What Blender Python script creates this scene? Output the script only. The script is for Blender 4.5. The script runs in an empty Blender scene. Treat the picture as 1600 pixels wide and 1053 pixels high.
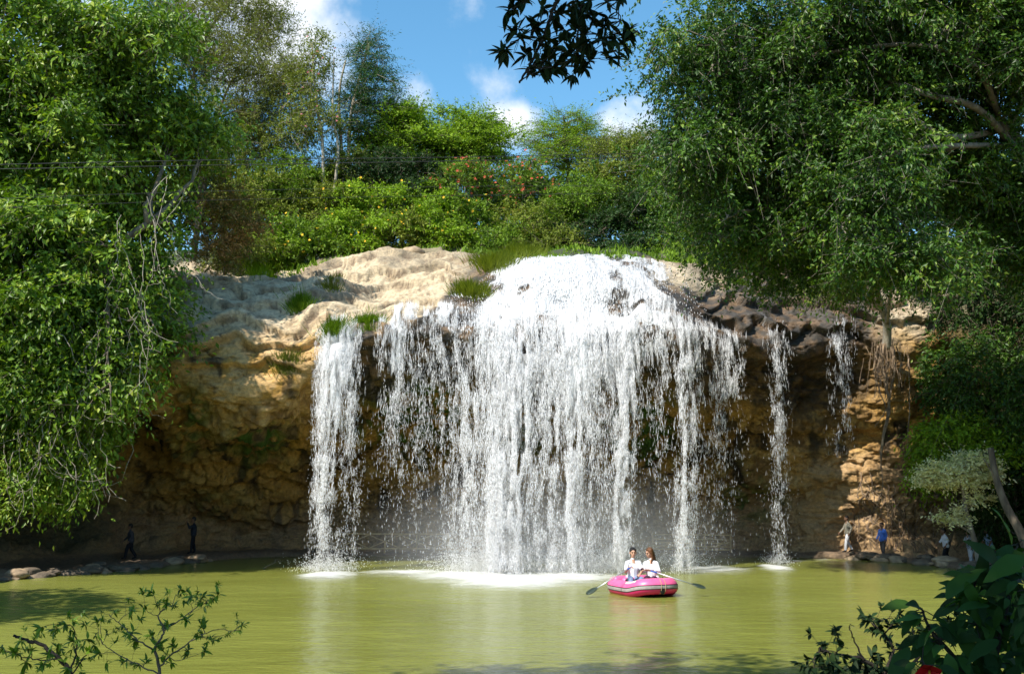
import bpy, math
import numpy as np
from mathutils import Vector, Matrix
R = math.radians
sc = bpy.context.scene
col = sc.collection
rng = np.random.default_rng(7)

# ------------------------------------------------------------------ camera, sky, sun, exposure
F = 1536.0; W0, H0 = 1600.0, 1053.0
CAM_Z = 2.9
PITCH = math.atan((775 - H0 / 2) / F)
cam = bpy.data.objects.new('camera', bpy.data.cameras.new('camera')); col.objects.link(cam)
cam.data.sensor_width = 36; cam.data.lens = 36 * F / W0
cam.data.clip_start = 0.1; cam.data.clip_end = 6000
cam.location = (0, 0, CAM_Z); cam.rotation_euler = (math.pi / 2 + PITCH, 0, 0)
sc.camera = cam
SUN_ELEV = R(49); SUN_AZ = R(-137)          # the sun stands behind the camera, to its left (azimuth from +Y, clockwise)
sdir = Vector((math.cos(SUN_ELEV) * math.sin(SUN_AZ), math.cos(SUN_ELEV) * math.cos(SUN_AZ), math.sin(SUN_ELEV)))
sun = bpy.data.objects.new('sun', bpy.data.lights.new('sun', 'SUN')); col.objects.link(sun)
sun.data.energy = 5.0; sun.data.angle = R(0.5); sun.data.color = (1, .95, .86)
sun.rotation_euler = (-sdir).to_track_quat('-Z', 'Y').to_euler()
sc.view_settings.view_transform = 'Standard'; sc.view_settings.look = 'None'
sc.view_settings.gamma = 1; sc.view_settings.exposure = 0.64
sc.cycles.use_denoising = True
sc.cycles.transparent_max_bounces = 12
sc.cycles.max_bounces = 6; sc.cycles.volume_bounces = 1

def P(px, py, Y):
    """world point on the sight line of photo pixel (px,py) at world distance Y"""
    a = (px - W0 / 2) / F; b = (H0 / 2 - py) / F
    dy = math.cos(PITCH) - math.sin(PITCH) * b
    dz = math.sin(PITCH) + math.cos(PITCH) * b
    return np.array([a * Y / dy, Y, CAM_Z + dz * Y / dy])
def XatZ(px, Y, z):
    """X of the column px at distance Y and height z"""
    t = (z - CAM_Z) / Y
    # dz/dy = t  ->  b
    b = (t * math.cos(PITCH) - math.sin(PITCH)) / (math.cos(PITCH) + t * math.sin(PITCH))
    dy = math.cos(PITCH) - math.sin(PITCH) * b
    return (px - W0 / 2) / F * Y / dy

w = bpy.data.worlds.new('World'); sc.world = w; w.use_nodes = True
nt = w.node_tree; N = nt.nodes; L = nt.links; N.clear()
out = N.new('ShaderNodeOutputWorld'); bg = N.new('ShaderNodeBackground'); L.new(bg.outputs[0], out.inputs[0])
sky = N.new('ShaderNodeTexSky'); sky.sky_type = 'NISHITA'; sky.sun_disc = False
sky.sun_elevation = SUN_ELEV; sky.sun_rotation = SUN_AZ; sky.air_density = 1.0; sky.dust_density = 0.3; sky.ozone_density = 1.5
hsv = N.new('ShaderNodeHueSaturation'); hsv.inputs['Saturation'].default_value = 1.22; hsv.inputs['Value'].default_value = 1.42; hsv.inputs['Hue'].default_value = .485
L.new(sky.outputs[0], hsv.inputs['Color'])
tc = N.new('ShaderNodeTexCoord')
nz = N.new('ShaderNodeTexNoise'); nz.inputs['Scale'].default_value = 7; nz.inputs['Detail'].default_value = 8; nz.inputs['Roughness'].default_value = .58
L.new(tc.outputs['Generated'], nz.inputs['Vector'])
acc = None
for (cx, cy, rad, wt) in [(430, 10, 160, 1.1), (500, 95, 80, .95), (632, 152, 55, .95), (545, 215, 100, .45), (715, 8, 45, .5), (640, 20, 45, .33), (812, 215, 55, .85), (985, 195, 60, .85),
                          (700, 260, 90, .4), (1110, 300, 80, .5), (1400, 110, 120, .6), (100, 80, 130, .6), (570, 25, 40, .36)]:
    d = Vector(P(cx, cy, 100) - np.array([0, 0, CAM_Z])).normalized()
    dp = N.new('ShaderNodeVectorMath'); dp.operation = 'DOT_PRODUCT'; dp.inputs[1].default_value = d
    L.new(tc.outputs['Generated'], dp.inputs[0])
    mr = N.new('ShaderNodeMapRange'); mr.interpolation_type = 'SMOOTHSTEP'
    mr.inputs['From Min'].default_value = math.cos(rad / F * 1.25); mr.inputs['From Max'].default_value = 1.0
    mr.inputs['To Min'].default_value = 0; mr.inputs['To Max'].default_value = wt
    L.new(dp.outputs['Value'], mr.inputs['Value'])
    if acc is None: acc = mr.outputs[0]
    else:
        mx = N.new('ShaderNodeMath'); mx.operation = 'MAXIMUM'; L.new(acc, mx.inputs[0]); L.new(mr.outputs[0], mx.inputs[1]); acc = mx.outputs[0]
ma = N.new('ShaderNodeMath'); ma.operation = 'MULTIPLY_ADD'; ma.inputs[1].default_value = 3.2; L.new(nz.outputs['Fac'], ma.inputs[0]); L.new(acc, ma.inputs[2])
mr = N.new('ShaderNodeMapRange'); mr.interpolation_type = 'SMOOTHSTEP'; mr.inputs['From Min'].default_value = 1.95; mr.inputs['From Max'].default_value = 2.9
L.new(ma.outputs[0], mr.inputs['Value'])
mixc = N.new('ShaderNodeMix'); mixc.data_type = 'RGBA'; L.new(mr.outputs[0], mixc.inputs[0]); L.new(hsv.outputs[0], mixc.inputs[6])
mixc.inputs[7].default_value = (7.4, 7.5, 7.7, 1)
L.new(mixc.outputs[2], bg.inputs['Color']); bg.inputs['Strength'].default_value = 0.11

# ------------------------------------------------------------------ helpers
def tag(o, label=None, cat=None, group=None, kind=None):
    if label: o['label'] = label
    if cat: o['category'] = cat
    if group: o['group'] = group
    if kind: o['kind'] = kind
    return o
def empty(name, loc, label, cat, group=None, rz=0):
    o = bpy.data.objects.new(name, None); col.objects.link(o)
    o.location = tuple(loc); o.rotation_euler = (0, 0, rz); o.empty_display_size = .2
    return tag(o, label, cat, group)
def mk(name, V, Fc, mat, parent=None, attrs=None, smooth=False, cols=None):
    """V (n,3) world-or-local coordinates, Fc (m,k) faces of equal size (or a list of such arrays)"""
    if not isinstance(Fc, list): Fc = [Fc]
    Fc = [f for f in Fc if len(f)]
    me = bpy.data.meshes.new(name)
    V = np.asarray(V, dtype=np.float32)
    me.vertices.add(len(V)); me.vertices.foreach_set('co', V.ravel())
    loops = np.concatenate([f.ravel() for f in Fc]).astype(np.int32)
    tot = np.concatenate([np.full(len(f), f.shape[1]) for f in Fc]).astype(np.int32)
    st = np.concatenate([[0], np.cumsum(tot)[:-1]]).astype(np.int32)
    me.loops.add(len(loops)); me.loops.foreach_set('vertex_index', loops)
    me.polygons.add(len(tot)); me.polygons.foreach_set('loop_start', st)
    me.polygons.foreach_set('use_smooth', np.full(len(tot), smooth))
    if attrs:
        for k, a in attrs.items():
            at = me.attributes.new(k, 'FLOAT', 'POINT'); at.data.foreach_set('value', np.asarray(a, dtype=np.float32))
    if cols is not None:
        at = me.color_attributes.new('Col', 'FLOAT_COLOR', 'POINT')
        c4 = np.ones((len(V), 4), dtype=np.float32); c4[:, :3] = cols; at.data.foreach_set('color', c4.ravel())
    me.update(calc_edges=True); me.validate()
    if mat: me.materials.append(mat)
    o = bpy.data.objects.new(name, me); col.objects.link(o)
    if parent is not None:
        o.parent = parent
        o.matrix_parent_inverse = Matrix.Identity(4)
    return o

# numpy value noise
def _hash(ix, iy, iz, seed):
    h = (ix.astype(np.int64) * 374761393 + iy.astype(np.int64) * 668265263 + iz.astype(np.int64) * 2147483647 + seed * 974711) & 0xffffffff
    h = ((h ^ (h >> 13)) * 1274126177) & 0xffffffff
    h = (h ^ (h >> 16)) & 0xffffffff
    return h / 4294967295.0
def vnoise(p, seed=0):
    i = np.floor(p).astype(np.int64); f = p - i; f = f * f * (3 - 2 * f)
    r = 0
    for dx in (0, 1):
        for dy in (0, 1):
            for dz in (0, 1):
                wgt = (f[:, 0] if dx else 1 - f[:, 0]) * (f[:, 1] if dy else 1 - f[:, 1]) * (f[:, 2] if dz else 1 - f[:, 2])
                r = r + wgt * _hash(i[:, 0] + dx, i[:, 1] + dy, i[:, 2] + dz, seed)
    return r * 2 - 1
def fbm(p, octv=4, seed=0, rough=.5):
    a = 1; s = 0; t = 0
    for k in range(octv):
        s = s + a * vnoise(p * 2 ** k + 17.3 * k, seed + k); t += a; a *= rough
    return s / t
def unit(v):
    return v / np.maximum(np.linalg.norm(v, axis=-1, keepdims=True), 1e-9)
def rdir(n, r=None):
    r = r or rng
    return unit(r.normal(size=(n, 3)))
def sstep(a, b, x):
    t = np.clip((x - a) / (b - a), 0, 1); return t * t * (3 - 2 * t)

class MB:
    """collects quads/tris into one mesh"""
    def __init__(s): s.V = []; s.T = []; s.Q = []; s.n = 0; s.A = []
    def add(s, V, T=None, Q=None, a=0.5):
        V = np.asarray(V, float)
        if T is not None and len(T): s.T.append(np.asarray(T) + s.n)
        if Q is not None and len(Q): s.Q.append(np.asarray(Q) + s.n)
        s.V.append(V); s.n += len(V)
        s.A.append(np.full(len(V), a) if np.isscalar(a) else np.asarray(a))
    def tube(s, pts, rad, sides=6, a=0.5, caps=True):
        pts = np.asarray(pts, float); n = len(pts)
        rad = np.full(n, rad) if np.isscalar(rad) else np.asarray(rad, float)
        t = unit(np.gradient(pts, axis=0))
        ref = np.array([0, 0, 1.]) if abs(t[0, 2]) < .9 else np.array([1., 0, 0])
        u = unit(np.cross(t[0], ref)); U = []
        for k in range(n):
            u = u - t[k] * np.dot(u, t[k]); u = u / max(np.linalg.norm(u), 1e-9); U.append(u)
        U = np.array(U); Vv = np.cross(t, U)
        ang = np.linspace(0, 2 * np.pi, sides, endpoint=False)
        ring = pts[:, None] + rad[:, None, None] * (np.cos(ang)[None, :, None] * U[:, None] + np.sin(ang)[None, :, None] * Vv[:, None])
        V = ring.reshape(-1, 3)
        i, j = np.meshgrid(np.arange(n - 1), np.arange(sides), indexing='ij'); j2 = (j + 1) % sides
        Q = np.stack([i * sides + j, i * sides + j2, (i + 1) * sides + j2, (i + 1) * sides + j], -1).reshape(-1, 4)
        T = np.zeros((0, 3), int)
        if caps:
            V = np.vstack([V, pts[0], pts[-1]]); b = n * sides
            jj = np.arange(sides); j2 = (jj + 1) % sides
            T = np.vstack([np.stack([np.full(sides, b), j2, jj], -1), np.stack([np.full(sides, b + 1), (n - 1) * sides + jj, (n - 1) * sides + j2], -1)])
        s.add(V, T, Q, a)
    def box(s, c, size, rot=None, a=.5):
        c = np.asarray(c, float); h = np.asarray(size, float) / 2
        V = np.array([[x, y, z] for x in (-1, 1) for y in (-1, 1) for z in (-1, 1)]) * h
        if rot is not None: V = V @ np.asarray(rot).T
        s.add(V + c, None, [[0, 1, 3, 2], [4, 6, 7, 5], [0, 4, 5, 1], [2, 3, 7, 6], [0, 2, 6, 4], [1, 5, 7, 3]], a)
    def ball(s, c, r, rot=None, nu=14, nv=9, a=.5):
        th = np.linspace(0, np.pi, nv + 2)[1:-1]; ph = np.linspace(0, 2 * np.pi, nu, endpoint=False)
        V = np.array([[math.sin(t) * math.cos(p), math.sin(t) * math.sin(p), math.cos(t)] for t in th for p in ph] + [[0, 0, 1], [0, 0, -1]])
        V = V * np.asarray(r, float)
        if rot is not None: V = V @ np.asarray(rot).T
        Q = [[i * nu + j, (i + 1) * nu + j, (i + 1) * nu + (j + 1) % nu, i * nu + (j + 1) % nu] for i in range(nv - 1) for j in range(nu)]
        T = [[nv * nu, j, (j + 1) % nu] for j in range(nu)] + [[nv * nu + 1, (nv - 1) * nu + (j + 1) % nu, (nv - 1) * nu + j] for j in range(nu)]
        s.add(V + np.asarray(c, float), T, Q, a)
    def capsule(s, a, b, ra, rb, sides=10):
        a = np.asarray(a, float); b = np.asarray(b, float); d = unit(b - a)
        k = np.array([-1, -.8, -.45, 0]); kr = np.array([.05, .6, .89, 1])
        pts = np.vstack([a + d * ra * k[:, None], b - d * rb * k[::-1][:, None]])
        s.tube(pts, np.concatenate([ra * kr, rb * kr[::-1]]), sides)
    def build(s, name, mat, parent=None, smooth=True, **kw):
        V = np.vstack(s.V); A = np.concatenate(s.A)
        fs = []
        if s.T: fs.append(np.vstack(s.T))
        if s.Q: fs.append(np.vstack(s.Q))
        return mk(name, V, fs, mat, parent, {'rnd': A}, smooth, **kw)

def remesh(o, voxel, smooth=2):
    m = o.modifiers.new('r', 'REMESH'); m.mode = 'VOXEL'; m.voxel_size = voxel; m.use_smooth_shade = True
    m2 = o.modifiers.new('s', 'SMOOTH'); m2.iterations = smooth; m2.factor = .5
    dg = bpy.context.evaluated_depsgraph_get(); dg.update()
    ev = o.evaluated_get(dg)
    me = bpy.data.meshes.new_from_object(ev)
    old = o.data; o.modifiers.clear(); o.data = me; bpy.data.meshes.remove(old)
    return o

# ------------------------------------------------------------------ materials
def newmat(name):
    m = bpy.data.materials.new(name); m.use_nodes = True
    nt = m.node_tree; b = nt.nodes['Principled BSDF']; return m, nt.nodes, nt.links, b
def ramp(N, stops, inp=None, L=None):
    r = N.new('ShaderNodeValToRGB'); e = r.color_ramp.elements
    while len(e) < len(stops): e.new(.5)
    for k, (p, c) in enumerate(stops): e[k].position = p; e[k].color = (*c, 1) if len(c) == 3 else c
    if inp is not None: L.new(inp, r.inputs[0])
    return r
def attr(N, name):
    a = N.new('ShaderNodeAttribute'); a.attribute_name = name; return a
def leafmat(name, stops, trans=.24, rough=.55, spec=.2, tcol=None):
    m, N, L, b = newmat(name)
    a = attr(N, 'rnd'); r = ramp(N, stops, a.outputs['Fac'], L)
    L.new(r.outputs[0], b.inputs['Base Color']); b.inputs['Roughness'].default_value = rough
    b.inputs['Specular IOR Level'].default_value = spec
    t = N.new('ShaderNodeBsdfTranslucent')
    h = N.new('ShaderNodeMix'); h.data_type = 'RGBA'; h.blend_type = 'MULTIPLY'; h.inputs[0].default_value = 1
    h.inputs[7].default_value = (*(tcol or (1.5, 1.6, .5)), 1); L.new(r.outputs[0], h.inputs[6]); L.new(h.outputs[2], t.inputs['Color'])
    mx = N.new('ShaderNodeMixShader'); mx.inputs[0].default_value = trans
    L.new(b.outputs[0], mx.inputs[1]); L.new(t.outputs[0], mx.inputs[2]); L.new(mx.outputs[0], N['Material Output'].inputs[0])
    return m
def simple(name, c1, c2=None, scale=8, rough=.7, bump=0, bscale=30, spec=.4, metallic=0, stretch=(1, 1, 1)):
    m, N, L, b = newmat(name)
    b.inputs['Roughness'].default_value = rough; b.inputs['Specular IOR Level'].default_value = spec; b.inputs['Metallic'].default_value = metallic
    tc = N.new('ShaderNodeTexCoord'); mp = N.new('ShaderNodeMapping'); mp.inputs['Scale'].default_value = stretch; L.new(tc.outputs['Object'], mp.inputs[0])
    if c2 is None: c2 = tuple(x * .75 for x in c1)
    n = N.new('ShaderNodeTexNoise'); n.inputs['Scale'].default_value = scale; n.inputs['Detail'].default_value = 5; L.new(mp.outputs[0], n.inputs['Vector'])
    r = ramp(N, [(.35, c1), (.65, c2)], n.outputs['Fac'], L); L.new(r.outputs[0], b.inputs['Base Color'])
    if bump:
        n2 = N.new('ShaderNodeTexNoise'); n2.inputs['Scale'].default_value = bscale; n2.inputs['Detail'].default_value = 6; L.new(mp.outputs[0], n2.inputs['Vector'])
        bp = N.new('ShaderNodeBump'); bp.inputs['Strength'].default_value = bump; bp.inputs['Distance'].default_value = .05
        L.new(n2.outputs['Fac'], bp.inputs['Height']); L.new(bp.outputs[0], b.inputs['Normal'])
    return m
M = {}
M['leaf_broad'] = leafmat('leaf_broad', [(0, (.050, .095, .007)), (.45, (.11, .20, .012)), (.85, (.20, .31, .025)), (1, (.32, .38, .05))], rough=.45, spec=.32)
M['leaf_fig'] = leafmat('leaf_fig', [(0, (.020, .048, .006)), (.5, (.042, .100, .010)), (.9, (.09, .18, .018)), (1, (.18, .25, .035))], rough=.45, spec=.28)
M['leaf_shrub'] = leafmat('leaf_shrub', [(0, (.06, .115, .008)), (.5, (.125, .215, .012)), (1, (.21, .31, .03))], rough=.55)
M['leaf_bright'] = leafmat('leaf_bright', [(0, (.10, .17, .008)), (.5, (.19, .31, .012)), (1, (.30, .42, .03))], rough=.55)
M['leaf_olive'] = leafmat('leaf_olive', [(0, (.08, .11, .012)), (.5, (.16, .20, .022)), (1, (.25, .28, .04))], rough=.6)
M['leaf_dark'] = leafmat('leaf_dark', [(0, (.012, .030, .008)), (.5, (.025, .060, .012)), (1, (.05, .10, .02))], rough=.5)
M['leaf_dry'] = leafmat('leaf_dry', [(0, (.12, .11, .025)), (.5, (.16, .19, .035)), (1, (.24, .27, .05))], rough=.7)
M['leaf_rust'] = leafmat('leaf_rust', [(0, (.07, .11, .015)), (.45, (.18, .17, .03)), (.75, (.34, .22, .07)), (1, (.55, .30, .12))], rough=.6, tcol=(1.3, 1, .6))
M['leaf_pale'] = leafmat('leaf_pale', [(0, (.55, .55, .18)), (.5, (.80, .76, .36)), (1, (.88, .84, .52))], rough=.5, tcol=(1, 1, .7))
M['leaf_feather'] = leafmat('leaf_feather', [(0, (.02, .06, .018)), (.5, (.04, .10, .03)), (1, (.07, .15, .04))], rough=.5)
M['leaf_black'] = leafmat('leaf_black', [(0, (.010, .022, .007)), (1, (.022, .045, .012))], trans=.06, rough=.6, spec=.15)
M['leaf_near'] = leafmat('leaf_near', [(0, (.012, .034, .005)), (.5, (.024, .068, .008)), (1, (.07, .16, .015))], trans=.25, rough=.6, spec=.22)
M['yellow'] = simple('yellow_petals', (.85, .55, .02), (.8, .45, .02))
M['redfl'] = simple('red_bracts', (.40, .035, .015), (.32, .09, .02))
M['pinkfl'] = simple('pink_petals', (.55, .12, .16), (.5, .2, .2))
M['hib'] = simple('hibiscus_petals', (.55, .004, .006), (.40, .003, .005), scale=12, rough=.5)
M['bark'] = simple('bark', (.20, .16, .11), (.09, .07, .05), 5, .9, .6, 25, stretch=(1, 1, .25))
M['bark_pale'] = simple('bark_pale', (.42, .37, .29), (.24, .20, .15), 5, .85, .5, 25, stretch=(1, 1, .25))
M['bark_fig'] = simple('bark_fig', (.26, .22, .17), (.13, .11, .085), 5, .9, .6, 25, stretch=(1, 1, .25))
M['bark_dark'] = simple('bark_dark', (.045, .035, .025), (.02, .016, .012), 5, .9, .5, 25)
M['root'] = simple('root_bark', (.34, .24, .15), (.13, .09, .06), 3, .85, .5, 20)
M['bamboo'] = simple('bamboo', (.75, .52, .26), (.50, .33, .16), 3, .6, .3, 30)
M['cable'] = simple('cable_rubber', (.015, .015, .015), (.03, .03, .03), 3, .5)

# ------------------------------------------------------------------ the cliff
# rows: pool side of the ledge, ledge edge, wall foot, wall x3, under the lip, lip bottom, lip top, slope, slope, rim
KEYS = {
 -1300: [(4, -.6), (5, .3), (6, 1), (7, 1.4), (7.5, 1.8), (8, 2.2), (8.2, 2.6), (8.5, 3), (9, 3.4), (11, 3.8), (13, 4), (16, 4.5)],
 -800: [(12, -.6), (13, .3), (15, .8), (16, 1.6), (16.5, 2.2), (16.5, 2.8), (16.5, 3.4), (17, 4), (18, 4.4), (20, 5), (22, 5.5), (26, 6.5)],
 -400: [(24, -.6), (25, .2), (28, .4), (29.5, 2), (30, 4), (30, 6), (29, 7.5), (29, 8.5), (29.5, 9.5), (31, 10.5), (34, 12), (38, 13.5)],
 0: [(34.4, -.6), (35.4, .15), (41, .3), (43, 2), (43, 4), (42, 5.6), (41, 6.6), (40, 7.5), (39.5, 9), (41, 10.5), (43, 12), (46, 13)],
 200: [(39, -.6), (40.2, .15), (46, .3), (48, 1.6), (48, 3.5), (47, 5.3), (44.5, 640), (42.5, 600), (42, 560), (42.5, 500), (45, 455), (49, 430)],
 300: [(44, -.6), (45, .15), (49, .25), (49.6, 815), (48, 775), (46, 710), (43.6, 670), (41.8, 620), (41.5, 560), (42.5, 500), (45.5, 458), (49, 432)],
 400: [(47.6, -.6), (48.4, .15), (50.4, .2), (51, 825), (49, 780), (47, 725), (44, 686), (41.6, 640), (41.3, 575), (42.2, 510), (45, 466), (49, 430)],
 470: [(48.4, -.6), (49, .15), (51, .2), (51.4, 815), (50.2, 765), (48, 710), (44.5, 672), (41.6, 630), (40.9, 560), (42, 510), (45, 462), (49.5, 432)],
 530: [(48.4, -.6), (49, .15), (51, .2), (51.8, 810), (51, 760), (49, 690), (44.5, 630), (40.6, 565), (39.8, 535), (41.5, 500), (45, 460), (50, 418)],
 620: [(48.4, -.6), (49, .15), (51, .2), (52, 810), (51.4, 760), (49, 680), (43.5, 610), (39.4, 550), (38.9, 516), (41.5, 492), (45.5, 450), (50, 408)],
 710: [(48.4, -.6), (49, .15), (51, .2), (52, 810), (51.4, 760), (48.5, 680), (42.5, 610), (37.8, 560), (37.6, 510), (40.5, 478), (45, 440), (50, 405)],
 760: [(48.4, -.6), (49, .15), (51, .2), (52, 810), (51.4, 760), (48.5, 690), (42, 620), (36.6, 575), (36.6, 520), (38.8, 475), (42.5, 440), (47.5, 405)],
 830: [(48.4, -.6), (49, .15), (51, .2), (52, 810), (51.4, 760), (48, 690), (41.5, 630), (35.8, 590), (36.0, 530), (37.8, 472), (41, 428), (46.5, 403)],
 920: [(48.4, -.6), (49, .15), (51, .2), (52, 810), (51.4, 760), (48, 690), (41.5, 630), (35.6, 590), (35.9, 532), (37.8, 475), (41.2, 428), (47, 401)],
 1000: [(48.4, -.6), (49, .15), (51, .2), (52, 810), (51.4, 760), (48, 690), (42, 620), (36.6, 570), (36.8, 525), (38.6, 478), (42, 436), (47.5, 406)],
 1070: [(48.4, -.6), (49, .15), (51, .2), (52, 810), (51.4, 760), (48.5, 690), (43, 620), (37.8, 560), (37.8, 525), (39.8, 488), (43.5, 448), (49, 408)],
 1115: [(48.4, -.6), (49, .15), (51, .2), (52, 810), (51.2, 760), (49, 690), (45, 620), (40.8, 572), (40.6, 540), (42.4, 500), (45.5, 455), (50, 410)],
 1180: [(48, -.6), (48.7, .15), (50.2, .2), (50.8, 805), (50, 760), (48.4, 690), (46, 625), (44.2, 575), (43.4, 548), (44.6, 505), (46.5, 460), (50.5, 418)],
 1260: [(47, -.6), (47.7, .15), (48.8, .2), (49.0, 800), (48.4, 745), (47.9, 690), (47.2, 625), (46.2, 575), (45.6, 545), (46, 505), (47.6, 460), (51, 425)],
 1340: [(45.8, -.6), (46.6, .2), (48.2, .3), (48.3, 800), (48, 745), (47.6, 690), (47.2, 630), (46.6, 580), (46.2, 530), (46.4, 490), (48, 455), (51, 425)],
 1420: [(43.6, -.6), (44.4, .2), (46.6, .25), (47.2, 800), (47.2, 745), (47, 690), (46.8, 630), (46.4, 580), (46.2, 530), (46.8, 485), (48, 450), (51, 420)],
 1500: [(40, -.6), (40.8, .15), (46, .1), (47.4, 790), (48, 735), (48.4, 670), (48.6, 610), (48.8, 560), (49, 510), (50, 465), (51, 430), (53, 400)],
 1620: [(34, -.6), (35, .3), (40, .5), (42, 770), (43, 700), (44, 640), (45, 580), (46, 520), (47, 470), (48, 430), (50, 380), (53, 340)],
 2000: [(22, -.6), (23, .3), (26, .8), (28, 3), (29, 5), (30, 7), (31, 9), (32, 11), (33, 12), (34, 13), (36, 14), (40, 15)],
 2500: [(10, -.6), (11, .5), (12, 1), (13, 3), (14, 5), (15, 7), (15.5, 8), (16, 9), (17, 10), (18, 11), (20, 12), (24, 13)],
 3200: [(4, -.6), (5, .5), (6, 1), (7, 3), (7.5, 5), (8, 7), (8.2, 8), (8.5, 9), (9, 10), (11, 11), (13, 12), (16, 13)],
}
for k_, dY, und in [(530, 0, 1.3), (620, .8, 1.2), (710, 1.6, 1.0), (760, 2.2, 1.0), (830, 2.4, 1.1), (920, 2.4, 1.1), (1000, 2.2, 1.1), (1070, 1.6, 1.0), (1115, .8, .8), (1180, 0, .6), (1260, 0, .6)]:
    rws = list(KEYS[k_])
    for i_ in (6, 7, 8, 9, 10): rws[i_] = (rws[i_][0] + dY * (.5 if i_ in (6, 10) else 1) + (und if i_ == 7 else 0), rws[i_][1])
    if 750 < k_ < 1080: rws[9] = (rws[9][0] - .7, rws[9][1]); rws[10] = (rws[10][0] - 1.4, rws[10][1]); rws[11] = (rws[11][0] - 1.2, rws[11][1])
    KEYS[k_] = rws
kx = np.array(sorted(KEYS))
KP = []
for k in kx:
    row = [(KEYS[k][0][0] - 6, -2.5)]
    for (Y, v) in KEYS[k]:
        row.append((Y, P(k, v, Y)[2] if v > 60 else v))
    Yr, zr = row[-1]
    row += [(Yr + 9, zr + 2.35), (Yr + 26, zr + 7.4), (Yr + 90, zr + 24)]
    KP.append(row)
KP = np.array(KP)                       # (nk, 16, 2)
def catmull(t, A):
    """A (..., n, c) sampled along axis 0 at float t"""
    n = len(A); i = np.clip(np.floor(t).astype(int), 0, n - 2); f = (t - i)[(...,) + (None,) * (A.ndim - 1)]
    p0 = A[np.clip(i - 1, 0, n - 1)]; p1 = A[i]; p2 = A[i + 1]; p3 = A[np.clip(i + 2, 0, n - 1)]
    return p1 + .5 * f * (p2 - p0 + f * (2 * p0 - 5 * p1 + 4 * p2 - p3 + f * (3 * (p1 - p2) + p3 - p0)))
us = np.concatenate([np.arange(-1300, -40, 20), np.arange(-40, 1660, 2.6), np.arange(1660, 3220, 20)])
vs = np.concatenate([np.linspace(0, 1, 6)[:-1], np.linspace(1, 3, 40)[:-1], np.linspace(3, 12, 330)[:-1], np.linspace(12, 15, 40)])
kt = np.interp(us, kx, np.arange(len(kx)))
lin = (1 - (kt % 1))[:, None, None] * KP[np.floor(kt).astype(int)] + (kt % 1)[:, None, None] * KP[np.clip(np.floor(kt).astype(int) + 1, 0, len(kx) - 1)]
GP = .5 * lin + .5 * catmull(kt, KP)
G = catmull(vs, np.transpose(GP, (1, 0, 2)))        # (nv, nu, 2)
GY, GZ = G[..., 0], G[..., 1]
UU = np.broadcast_to(us[None], GY.shape); VV = np.broadcast_to(vs[:, None], GY.shape)
GX = np.vectorize(XatZ)(np.clip(UU, -1300, 3200), GY, GZ)
G3 = np.stack([GX, GY, GZ], -1)
nrm = unit(np.cross(np.gradient(G3, axis=1), np.gradient(G3, axis=0)))
p = G3.reshape(-1, 3); n = nrm.reshape(-1, 3); u = UU.ravel(); v = VV.ravel()
wall = sstep(3, 3.6, v) * (1 - sstep(7.5, 8.6, v))
top = sstep(8.2, 9.2, v) * (1 - sstep(12.2, 13, v))
water_m = sstep(690, 770, u) * (1 - sstep(1070, 1130, u)) * sstep(7, 8, v) * (1 - sstep(12, 12.5, v))
d = fbm(p * .33, 3, 1) * (.65 * wall + .4 * top + .3)
d += fbm(p * np.array([.7, .7, 1.4]), 4, 5) * (.48 * wall + .13 * top + .1)
# broken bedding ledges on the wall
st = fbm(p * np.array([.25, .25, 1.6]) + 3, 3, 9); d += wall * .26 * np.round(st * 4) / 2.2
rd = 1 - np.abs(fbm(p * np.array([1.6, 1.6, 1.0]), 3, 12)) * 2
d += -np.clip(rd - .62, 0, 1) * .6 * (wall + .12 * top)
# bedding steps on the open rock
st2 = p[:, 2] * .9 + fbm(p * .5, 3, 21) * 1.2; d += top * (1 - water_m) * .5 * (sstep(.0, .14, st2 % 1) - (st2 % 1)); ck = np.abs(fbm(p * np.array([.9, .9, 2.2]) + 31, 3, 88)); d -= (1 - sstep(0, .035, ck)) * .16 * (1 - water_m) * (top + .6 * wall)
d += fbm(p * np.array([3., 3., 6.]), 4, 30) * (.09 + .03 * wall)
d *= (1 - .55 * water_m)
d *= sstep(1.2, 2.6, v) * .85 + .15
p = p + n * d[:, None] * np.where(n[:, 1:2] < .3, 1, 1)
Gd = p.reshape(G3.shape)
# colours of the rock itself
def mixc_(a, b, t): return a * (1 - t[:, None]) + np.asarray(b)[None] * t[:, None]
n1 = fbm(p * .5, 4, 40) * .5 + .5; n2 = fbm(p * 2.2, 4, 50) * .5 + .5; n3 = fbm(p * np.array([1.5, 1.5, .16]), 4, 60) * .5 + .5
C = np.tile(np.array([.46, .255, .055]), (len(p), 1))
C = mixc_(C, (.24, .135, .045), sstep(.42, .62, n1))
C = mixc_(C, (.56, .35, .11), sstep(.50, .68, n2) * .7)
C = mixc_(C, (.035, .025, .014), sstep(.54, .68, n3) * .9); C = mixc_(C, (.06, .04, .02), (1 - sstep(0, .03, ck)) * .8)
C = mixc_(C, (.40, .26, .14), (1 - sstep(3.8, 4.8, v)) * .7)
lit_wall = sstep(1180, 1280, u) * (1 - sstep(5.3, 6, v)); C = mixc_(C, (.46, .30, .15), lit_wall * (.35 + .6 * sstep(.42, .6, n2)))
# left shoulder: pale sandy clay
C = mixc_(C, (.58, .37, .16), (1 - sstep(520, 560, u)) * sstep(6.6, 7.4, v) * sstep(.36, .52, n2) * .85)
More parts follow.
